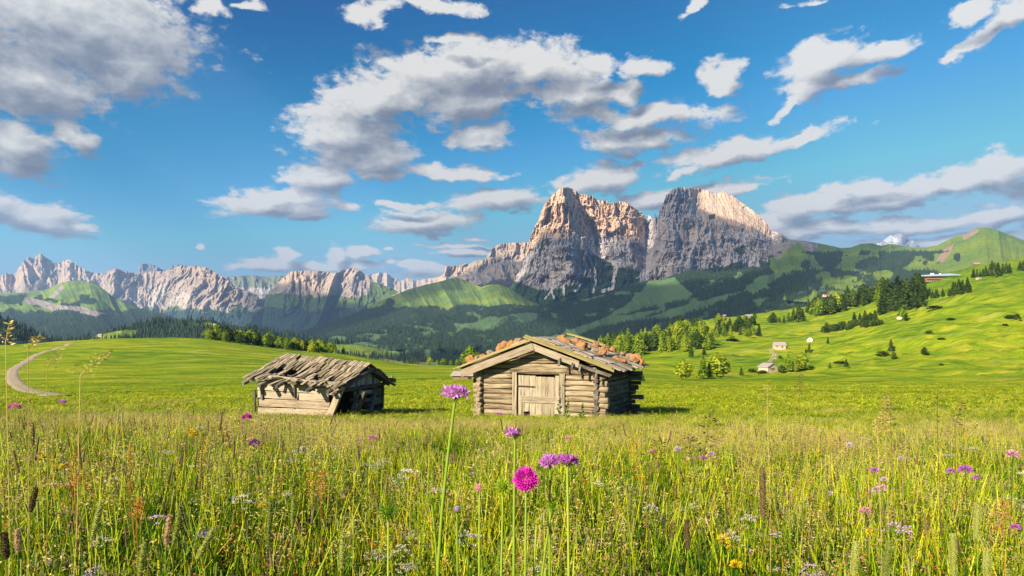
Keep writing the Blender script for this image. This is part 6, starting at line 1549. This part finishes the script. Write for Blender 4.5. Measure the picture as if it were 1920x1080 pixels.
def scabious_head(e, c, axis, R_, mat, n=70, seeded=0.0):
    axis = Vector(axis).normalized(); a = axis.orthogonal().normalized(); bb = axis.cross(a)
    f = MB([mat]); 
    for i in range(n):
        q = ((i + .5) / n) ** .5; t = i * 2.39996; ph = q * 1.25
        if seeded and math.cos(t) > seeded - .9: continue
        d = (axis * math.cos(ph) + (a * math.cos(t) + bb * math.sin(t)) * math.sin(ph)).normalized(); p = c + d * R_ * .55 + (a * math.cos(t) + bb * math.sin(t)) * R_ * .25 * q
        L = R_ * (.26 + .42 * q) * rf_.uniform(.75, 1.25); tang = d.cross(axis + Vector((.01, .02, 0))).normalized()
        for k in range(4):      # four lobes
            u = math.cos(k * 1.57 + t); w = math.sin(k * 1.57 + t); lobe = (d * .75 + tang * u * .8 + d.cross(tang) * w * .8); f.flake(p + rv(rf_, R_ * .03), lobe, rv(rf_), L * rf_.uniform(.8, 1.2), L * .42, 0)
        f.flake(p - d * L * .3, d, tang, L * 1.3, L * .2, 0)
    mkobj('florets', f.build('florets'), parent=e)
    g_ = MB([G_green, G_dark])
    for ring in range(2):
        for k in range(11):
            t = k * 2 * math.pi / 11 + ring * .3; o_ = a * math.cos(t) + bb * math.sin(t); d = o_ - axis * (.15 + .25 * ring); g_.flake(c + o_ * R_ * .12, d, axis.cross(o_), R_ * rf_.uniform(.75, .95), R_ * .22, 0)
    for k in range(60):
        t = k * 2.4; z = k / 60; d = (a * math.cos(t) + bb * math.sin(t)) * math.sin(z * 2.2 + .3) + axis * math.cos(z * 2.2 + .3); g_.flake(c + d * R_ * .30, d, rv(rf_), R_ * .16, R_ * .06, 0)
    mkobj('bracts', g_.build('bracts'), parent=e)
def ball(b, c, r, m, sx=1, sz=1, seg=8, rings=6):
    n = len(b.V)
    for i in range(rings + 1):
        ph = math.pi * i / rings
        for j in range(seg): t = 2*math.pi*j/seg; b.V.append((c.x + r*sx*math.sin(ph)*math.cos(t), c.y + r*sx*math.sin(ph)*math.sin(t), c.z + r*sz*math.cos(ph)))
    for i in range(rings):
        for j in range(seg): b.F.append((n+i*seg+j, n+(i+1)*seg+j, n+(i+1)*seg+(j+1) % seg, n+i*seg+(j+1) % seg)); b.M.append(m)
def leaves(e, pts, n, L=.07, w=.014, lo=.1, hi=.7, mat=None):
    for k in range(n):
        t = lo + (hi - lo) * k / max(1, n - 1); i = int(t * (len(pts) - 1)); p = pts[i]
        for sgn in (0, math.pi):
            az = k * 1.3 + sgn; b = MB([mat or G_dark]); Lk = L * rf_.uniform(.7, 1.2) * (1.2 - t * .5); prev = None; d = Vector((math.cos(az), math.sin(az), 0)); s = Vector((-math.sin(az), math.cos(az), 0)); row = []
            for j in range(6):
                u = j / 5; c = p + d * Lk * u + Vector((0, 0, Lk * (.55 * u - .65 * u * u))); ww = w * math.sin(math.pi * min(.98, u * .9 + .08)); row.append((c - s * ww * .5, c + Vector((0, 0, -.002)), c + s * ww * .5))
            for j in range(5):
                b.face([row[j][0], row[j][1], row[j+1][1], row[j+1][0]], 0); b.face([row[j][1], row[j][2], row[j+1][2], row[j+1][1]], 0)
            mkobj('leaf', b.build('leaf', True), parent=e)
def scabious(px, py, Y, R_, mat, label, axis=(0, -.15, 1), dpx=0, kind='open', group='scabious flowers rising above the grass', r0=.0024):
    h, rt = root_of(px, py, Y, dpx); e = empty('scabious', rt); tag(e, label, 'flower', group); c = h - rt
    ax = Vector(axis).normalized(); pts = make_stem(e, c - ax * R_ * .25, r0 * 1.25, r0 * .8, G_stem)
    leaves(e, pts, 2, .09, .018, .12, .45)
    if kind == 'open': scabious_head(e, c, ax, R_, mat)
    elif kind == 'seed':
        scabious_head(e, c - ax * R_ * .2, ax, R_, mat, 40, seeded=.6)
        b = MB([G_brown, G_straw]); 
        for k in range(170):
            t = k * 2.4; z = 1 - k / 170 * 1.25; q = math.sqrt(max(0, 1 - z * z)); d = Vector((q * math.cos(t), q * math.sin(t), z)); b.flake(c + d * R_ * .42, d, rv(rf_), R_ * .26, R_ * .10, k % 2)
        mkobj('seed_head', b.build('seed_head'), parent=e)
    else:     # bud: domed cushion of green tips inside a star of bracts
        m1 = mat; b = MB([m1]); ball(b, c + ax * R_ * .02, R_ * .42, 0)

        for k in range(130):
            t = k * 2.4; z = 1 - k / 130; q = math.sqrt(max(0, 1 - z * z)); w1 = ax.orthogonal().normalized(); w2 = ax.cross(w1); d = ax * z + (w1 * math.cos(t) + w2 * math.sin(t)) * q; b.flake(c + d * R_ * .36, d, rv(rf_), R_ * .20, R_ * .14, 0)
        mkobj('bud', b.build('bud'), parent=e)
        b = MB([G_green]); w1 = ax.orthogonal().normalized(); w2 = ax.cross(w1)
        for ring in range(2):
            for k in range(12):
                t = k * 2 * math.pi / 12 + ring * .26; o_ = w1 * math.cos(t) + w2 * math.sin(t); b.flake(c + o_ * R_ * .2, o_ + ax * (.35 - .4 * ring), ax.cross(o_), R_ * rf_.uniform(.9, 1.2), R_ * .16, 0)
        mkobj('bracts', b.build('bracts'), parent=e)
    return e
scabious(854, 741, 1.25, .0200, F_purple, 'tallest purple scabious, its head in front of the meadow left of the log hut', (0.05, -.12, 1), 6, r0=.0034)
scabious(966, 810, 1.25, .0165, F_purple, 'half faded scabious with grey seed dome below the log hut door', (.0, -.2, 1), 8, 'seed', r0=.003)
scabious(986, 899, 1.22, .0182, F_magenta, 'round bright magenta scabious head facing the camera', (-.15, -.95, .25), 12)
scabious(1031, 868, 1.25, .0155, F_purple, 'purple scabious head just right of the magenta one, left of its pale twin', (-.2, -.25, 1), 16)
scabious(1064, 867, 1.22, .0160, F_purple, 'pale purple scabious with green calyx, right of the magenta one', (.1, -.05, 1), -3, r0=.0028)
scabious(898, 916, 1.28, .0155, F_pink, 'half open pink bud with hairy bracts left of the yellow green bud', (-.3, -.4, .8), 30, 'bud')
scabious(943, 913, 1.28, .0150, G_yell, 'yellow green domed bud in a star of bracts left of the magenta flower', (.0, -.9, .4), -30, 'bud')
scabious(1035, 948, 1.25, .0135, G_green, 'small green bud low between the magenta and the pale purple flower', (.0, -.6, .7), -16, 'bud')
scabious(727, 960, 1.20, .0190, G_green, 'large green starry bud standing far left of the magenta flower', (-.1, -.6, .7), 6, 'bud')
scabious(810, 940, 1.25, .0130, G_yell, 'small green bud left of the tallest stem', (.1, -.4, .9), -12, 'bud')
scabious(857, 955, 1.25, .0125, F_lilac, 'tiny pinkish bud right at the tallest stem', (0, -.5, .8), 10, 'bud')
scabious(1007, 980, 1.22, .0110, G_yell, 'smallest green bud under the magenta flower', (.3, -.4, .8), 8, 'bud')
# purple, pink and yellow flowers further off
def small_flower(px, py, Y, R_, mat, label, cat='flower', grp='small flowers scattered through the grass'):
    h, rt = root_of(px, py, Y, rf_.uniform(-8, 8)); e = empty('wildflower', rt); tag(e, label, cat, grp); c = h - rt
    b = MB([G_green]); b.tube(stem_pts(c, .02), .0018, .0012, 0, 4); mkobj('stem', b.build('stem'), parent=e)
    b = MB([mat]); 
    for k in range(60):
        t = k * 2.4; z = 1 - k / 60 * 1.3; q = math.sqrt(max(0, 1 - z * z)); d = Vector((q * math.cos(t), q * math.sin(t), z * .8)); b.flake(c + d * R_ * .45, d, rv(rf_), R_ * .62, R_ * .34, 0)
    mkobj('flower_head', b.build('flower_head'), parent=e); return e
SF = [(28,764,3.2,.028,F_pink,'pale pink flower by the left edge below the gravel road'),(117,754,3.4,.018,F_purple,'small purple flower beyond the left grass below the road'),(463,783,3.2,.024,F_magenta,'pink flower in front of the left corner of the ruined hut'),
 (477,832,2.6,.022,F_purple,'purple flower below the left corner of the ruined hut'),(698,823,4.0,.026,F_pink,'pink flower in the straw grass between the huts'),(677,825,4.2,.014,F_pink,'tiny pink flower left of the pink one between the huts'),(844,858,3.6,.016,F_magenta,'tiny magenta flower left of the tallest stem'),
 (936,777,6.0,.026,F_purple,'purple flower at the foot of the log hut wall left of the door'),(1065,823,4.0,.020,F_pink,'pale pink flower below the log hut door'),(1024,852,3.8,.014,F_pink,'tiny pink flower behind the purple heads'),
 (1223,848,3.4,.018,F_pink,'pink flower left of the dark grass plume'),(1271,843,3.0,.018,F_lilac,'lilac flower beside the dark grass plume'),(1334,852,3.0,.016,F_lilac,'lilac flower right of the dark grass plume'),(1319,860,3.0,.016,F_purple,'small purple flower under the dark grass plume'),
 (1640,883,2.6,.018,F_purple,'purple flower in the right meadow, top left of a loose trio'),(1658,900,2.6,.015,F_lilac,'lilac flower of the trio in the right meadow'),(1643,919,2.5,.016,F_lilac,'lilac flower of the close pair in the right meadow'),(1655,916,2.5,.018,F_pink,'pink flower of the close pair in the right meadow'),
 (1810,882,2.2,.022,F_purple,'purple flower hanging over the right meadow near the edge'),(1783,884,2.3,.014,F_purple,'small dark purple flower left of the hanging purple one'),(1831,896,2.3,.012,F_purple,'tiny violet flower right of the hanging purple one'),(1899,853,2.2,.020,F_pink,'round pink clover at the right edge'),
 (1593,835,3.6,.018,F_lilac,'grey lilac flower high in the right meadow'),(1904,989,1.8,.012,F_purple,'tiny violet flower low at the right edge'),(1623,960,2.0,.018,F_pink,'faded pink flower low in the right meadow'),
 (363,815,3.0,.022,F_yellow,'yellow flower in the left meadow beyond the grass'),(357,810,3.0,.016,F_yellow,'smaller yellow flower beside the yellow one in the left meadow'),(78,858,2.4,.014,F_yellow,'yellow flower in the far left grass'),(115,876,2.2,.014,F_yellow,'second yellow flower in the far left grass'),
 (1357,1012,1.5,.016,F_yellow,'yellow buttercup low, left of the dark spike'),(1380,1060,1.4,.014,F_yellow,'yellow buttercup at the lower edge'),(1369,1028,1.45,.009,F_yellow,'small yellow bud between the two buttercups'),(490,950,1.8,.010,F_yellow,'small orange yellow flower right of the white umbel'),(1630,997,1.6,.009,F_yellow,'small yellow flower between the timothy spikes at right'),
 (985,845,4.4,.013,F_purple,'tiny violet flower behind the seed dome'),(1690,860,3.0,.013,F_lilac,'tiny lilac flower in the far part of the right meadow')]
for q in SF: small_flower(*q)
# umbels
def umbel(px, py, Y, R_, mat, label, nray=11):
    h, rt = root_of(px, py, Y, rf_.uniform(-14, 14)); e = empty('umbel_flower', rt); tag(e, label, 'flower', 'umbel flowers in the grass'); c = h - rt
    neck = c - Vector((0, 0, R_ * 1.1)); pts = make_stem(e, neck, .0018, .0012, hairs=False); leaves(e, pts, 1, .08, .03, .4, .4)
    b = MB([G_green]); f = MB([mat])
    for i in range(nray):
        q = ((i + .4) / nray) ** .5; t = i * 2.4; tip = c + Vector((R_ * q * math.cos(t), R_ * q * math.sin(t), R_ * .35 * math.cos(t) * 0 - R_ * .45 * q * q + rf_.uniform(-.35, .35) * R_)); b.tube([neck, neck.lerp(tip, .5) + Vector((0, 0, -.001)), tip], .0007, .0005, 0, 3)
        for k in range(16): f.flake(tip + Vector((rf_.uniform(-1, 1), rf_.uniform(-1, 1), rf_.uniform(-.3, .5))) * R_ * .20, rv(rf_) + Vector((0, -.2, .7)), rv(rf_), R_ * .13, R_ * .13, 0)
    mkobj('rays', b.build('rays'), parent=e); mkobj('umbellets', f.build('umbellets'), parent=e)
UM = [(456,934,1.5,.024,F_white,'white pink umbel with clear round umbellets in the left grass'),(295,966,1.4,.017,F_lilac,'grey lilac umbel left of the white pink one'),(385,997,1.35,.017,F_lilac,'lilac umbel beside the leaning timothy spike'),(190,1010,1.3,.018,F_white,'white umbel low in the far left grass'),(175,1067,1.2,.014,F_lilac,'lilac umbel at the lower edge, left'),
 (750,1027,1.35,.016,F_white,'right umbel of the low white cluster at the bottom'),(700,1032,1.35,.018,F_white,'left umbel of the low white cluster at the bottom'),(728,1040,1.4,.012,F_white,'small umbel between the two in the low white cluster'),(770,1000,1.4,.013,F_white,'small white umbel above the low cluster'),(880,1004,1.35,.024,F_white,'broad white umbel right below the tallest stem'),(757,1060,1.3,.015,F_white,'white umbel at the bottom edge under the low cluster'),
 (712,867,2.6,.030,F_white,'white umbel in the straw grass between the huts'),(688,868,2.7,.016,F_white,'small white umbel left of the one between the huts'),(750,895,2.2,.026,F_white,'loose cream umbel below the one between the huts'),(562,842,3.2,.034,F_white,'cream umbel in front of the ruined hut'),(545,862,3.0,.018,F_white,'small cream umbel under the one in front of the ruined hut'),(588,853,3.0,.016,F_white,'small cream umbel right of the one in front of the ruined hut'),(378,800,3.4,.02,F_white,'whitish umbel in the upper left meadow'),
 (1683,984,1.45,.024,F_lilac,'wide flat lilac umbel in the right meadow'),(1372,1002,1.4,.016,F_white,'white umbel left of the yellow buttercups'),(1300,947,1.7,.015,F_white,'small white umbel right of centre'),(1522,1065,1.25,.018,F_lilac,'pinkish umbel at the bottom edge, right'),(1122,905,2.2,.016,F_white,'small white umbel right of the scabious group'),(1222,950,1.9,.02,F_white,'white umbel in the grass right of the scabious group'),(1240,972,1.8,.016,F_white,'lower white umbel right of the scabious group'),
 (1405,968,1.6,.016,F_white,'faint white umbel close to the dark spike'),(1455,1000,1.5,.012,F_white,'tiny white umbel right of the dark spike'),(1005,1062,1.3,.012,F_white,'tiny white umbel at the bottom centre'),(540,925,1.9,.014,F_white,'white flecked umbel at the left of centre')]
for q in UM: umbel(q[0], q[1], q[2], q[3] * 1.12, *q[4:])
# timothy spikes
def timothy(px0, py0, px1, py1, Y, label, mat, rad=.0047):
    """spike from foot (px0,py0) to tip (px1,py1)"""
    a, t_ = at(px0, py0, Y), at(px1, py1, Y); x = a.x - (t_.x - a.x) * 1.2; rt = Vector((x, Y, ground(x, Y))); e = empty('timothy_stalk', rt); tag(e, label, 'grass stalk', 'timothy grass spikes near the camera')
    a = a - rt; t_ = t_ - rt; b = MB([G_green]); b.tube([a * u + Vector((0, 0, 0)) for u in (0, .25, .5, .75, 1)], .0014, .0011, 0, 5)
    b.blade((0, 0, a.z * .3), rf_.uniform(0, 6), .22, .9, .006, 0, 6); b.blade((0, 0, .02), rf_.uniform(0, 6), .3, .6, .006, 0, 6); mkobj('stem', b.build('stem', True), parent=e)
    b = MB([mat]); n = 26; ax = (t_ - a); prof = lambda u: rad * math.sin(math.pi * min(.97, .12 + u * .80)) ** .45
    P = [a + ax * (i / (n - 1)) for i in range(n)]; w1 = ax.normalized().orthogonal().normalized(); w2 = ax.normalized().cross(w1); k0 = len(b.V); sg = 10
    for i in range(n):
        for j in range(sg): q = 2*math.pi*j/sg + i * .3; rr = prof(i / (n - 1)) * (.86 + .2 * ((i + j) % 2)); b.V.append(tuple(P[i] + w1 * rr * math.cos(q) + w2 * rr * math.sin(q)))
    for i in range(n - 1):
        for j in range(sg): b.F.append((k0 + i*sg + j, k0 + i*sg + (j+1) % sg, k0 + (i+1)*sg + (j+1) % sg, k0 + (i+1)*sg + j)); b.M.append(0)
    for i in range(420):
        u = rf_.random(); q = i * 2.4; d = w1 * math.cos(q) + w2 * math.sin(q); b.flake(a + ax * u + d * prof(u) * .85, d + ax.normalized() * .7, ax, .0034, .0013, 0)
    mkobj('spike', b.build('spike'), parent=e)
TM_ = [(172,1013,190,940,1.25,'leaning green timothy spike, tall, in the left grass',G_spike),(326,1020,336,962,1.3,'upright green timothy spike in the left grass',G_spike),(311,1022,318,966,1.3,'brownish timothy spike left of the upright green one',G_pink),(370,1046,404,985,1.2,'thick timothy spike leaning to the right',G_spike),(503,1028,507,938,1.35,'long slim timothy spike left of centre',G_spike),
 (262,1078,272,1012,1.1,'timothy spike touching the bottom edge, left',G_spike),(62,835,62,792,2.3,'dark timothy spike high in the left grass',G_brown),(57,960,68,915,1.5,'brown timothy spike in the far left grass',G_brown),(12,1048,8,998,1.15,'brown timothy spike at the left edge',G_brown),(34,1035,32,992,1.2,'pinkish timothy spike near the left edge',G_pink),(104,1066,107,1047,1.2,'short timothy spike at the bottom left',G_spike),
 (1431,974,1429,878,1.15,'big dark timothy spike standing alone right of centre',G_brown),(1600,1080,1605,1015,1.15,'pale timothy spike at the bottom right',G_spike),(1658,1084,1668,1013,1.1,'second pale timothy spike at the bottom right',G_spike),(1788,1080,1786,1000,1.15,'third pale timothy spike at the bottom right',G_spike),(1830,1010,1834,945,1.3,'faint timothy spike in the right grass',G_spike),(1290,1030,1287,975,1.4,'green brown timothy spike right of centre',G_brown),
 (1180,960,1182,915,1.6,'short green timothy spike behind the scabious group',G_spike),(548,985,551,930,1.5,'green timothy spike right of the slim one',G_spike),(640,1070,643,1000,1.15,'green timothy spike at the bottom, left of the white cluster',G_spike),(1850,1080,1852,1030,1.1,'pale timothy spike at the bottom right corner',G_spike)]
for q in TM_: timothy(*q)
# airy grass panicles and tall weeds
def panicle(px0, py0, px1, py1, Y, label, mat, spread=.035, n=34, spk=.013):
    a, t_ = at(px0, py0, Y), at(px1, py1, Y); x = a.x - (t_.x - a.x) * .8; rt = Vector((x, Y, ground(x, Y))); e = empty('panicle_stalk', rt); tag(e, label, 'grass stalk'); a = a - rt; t_ = t_ - rt
    b = MB([mat]); b.tube([a * u + Vector((.012 * math.sin(u * 3.1), 0, 0)) for u in (0, .3, .6, 1)], .0010, .0007, 0, 4); ax = t_ - a; dr = Vector((ax.x, 0, 0)); pts = [a + ax * u - Vector((0, 0, ax.length * .10 * u * u)) for u in (0, .33, .66, 1)]; b.tube(pts, .0009, .0004, 0, 4); mkobj('stem', b.build('stem'), parent=e)
    b = MB([mat])
    for i in range(n):
        u = (i + .5) / n; p = a + ax * u - Vector((0, 0, ax.length * .10 * u * u)); t = i * 2.4; d = Vector((math.cos(t), math.sin(t), .5)).normalized(); L = spread * (1 - u * .8) * rf_.uniform(.4, 1.1); q = p + d * L + Vector((0, 0, -L * .4)); b.tube([p, (p + q) / 2 + Vector((0, 0, .004)), q], .0004, .0003, 0, 3)
        for k in range(3): b.flake(q + rv(rf_, .004), d + Vector((0, 0, -.8)) + ax.normalized() * .6, rv(rf_), spk * .8, spk * .24, 0)
    mkobj('spikelets', b.build('spikelets'), parent=e)
panicle(10, 645, 18, 601, 1.5, 'pale oat-like panicle rising above the left edge of the meadow', G_straw, .012, 14, .016)
panicle(52, 655, 76, 624, 1.5, 'drooping pale panicle in front of the gravel road', G_straw, .014, 16, .014)
panicle(150, 705, 200, 652, 1.5, 'large loose straw panicle right of the gravel road', G_straw, .03, 30, .012)
panicle(88, 692, 112, 652, 1.6, 'small straw panicle in front of the road curve', G_straw, .014, 14, .012)
panicle(1318, 862, 1332, 770, 1.5, 'tall dark grass plume standing against the right meadow', G_brown, .04, 34, .016)
panicle(1300, 870, 1290, 808, 1.55, 'second dark grass plume left of the tall one', G_brown, .04, 24, .014)
panicle(1659, 812, 1659, 742, 1.7, 'pale dense seed spike rising over the right meadow', G_straw, .006, 60, .010)
panicle(1645, 818, 1648, 780, 1.7, 'shorter pale seed spike left of the tall pale one', G_straw, .006, 40, .010)
panicle(1670, 800, 1669, 733, 1.7, 'thin dark stalk right of the pale seed spike', G_brown, .006, 10, .02)
panicle(1690, 850, 1694, 815, 1.8, 'straw seed spike lower right of the pale ones', G_straw, .008, 40, .010)
panicle(1757, 795, 1758, 722, 1.7, 'thin dark seed stalk over the right meadow', G_brown, .012, 12, .012)
panicle(1790, 800, 1806, 748, 1.7, 'thin drooping seed stalk at the right', G_brown, .014, 18, .012)
panicle(1512, 840, 1517, 795, 2.2, 'cream seed plume in the right meadow', G_straw, .02, 34, .012)
panicle(1438, 770, 1440, 716, 1.8, 'faint seed stalk before the basin edge', G_straw, .012, 18, .010)
panicle(1498, 740, 1500, 700, 1.8, 'faint brown seed stalk right of the faint one', G_brown, .010, 14, .010)
panicle(1215, 890, 1240, 815, 1.7, 'loose dark branching panicle right of the log hut', G_brown, .05, 34, .014)
panicle(134, 880, 146, 840, 1.8, 'red brown panicle in the left grass', G_rust, .02, 30, .010)
panicle(140, 915, 147, 882, 1.5, 'rusty sorrel head on a bare stem, left', G_rust, .03, 40, .010)
panicle(243, 880, 244, 828, 2.0, 'thin reddish spike in the left grass', G_rust, .006, 40, .008)
panicle(600, 930, 604, 880, 1.8, 'orange brown sorrel left of centre', G_rust, .02, 40, .010)
panicle(255, 975, 262, 930, 1.5, 'orange brown sorrel between the timothy spikes', G_rust, .018, 40, .010)
panicle(1880, 1000, 1884, 930, 1.6, 'rusty sorrel at the right edge', G_rust, .03, 40, .010)
# weeds at the log hut wall
for (px, py, hh, lab) in [(1047, 790, 56, 'tall green weed in front of the log hut door'), (1062, 792, 36, 'shorter green weed right of the tall one at the door'), (1090, 792, 24, 'small green weed at the right door post')]:
    Y = 20.4 - 0.5; x = (px - CX) / F * Y; rt = Vector((x, Y, ground(x, Y))); e = empty('weed', rt); tag(e, lab, 'weed'); h = hh / F * Y + .15
    b = MB([G_dark]); b.tube([(0, 0, 0), (.02, 0, h * .5), (.05, 0, h)], .008, .003, 0, 5); mkobj('stem', b.build('stem'), parent=e)
    b = MB([G_green])
    for k in range(46): t = rf_.uniform(.1, 1); a_ = k * 2.4; d = Vector((math.cos(a_), math.sin(a_), rf_.uniform(-.1, .8))); b.flake((.05 * t, 0, h * t), d, rv(rf_), .16 * (1.1 - t), .05, 0)
    mkobj('foliage', b.build('foliage'), parent=e)
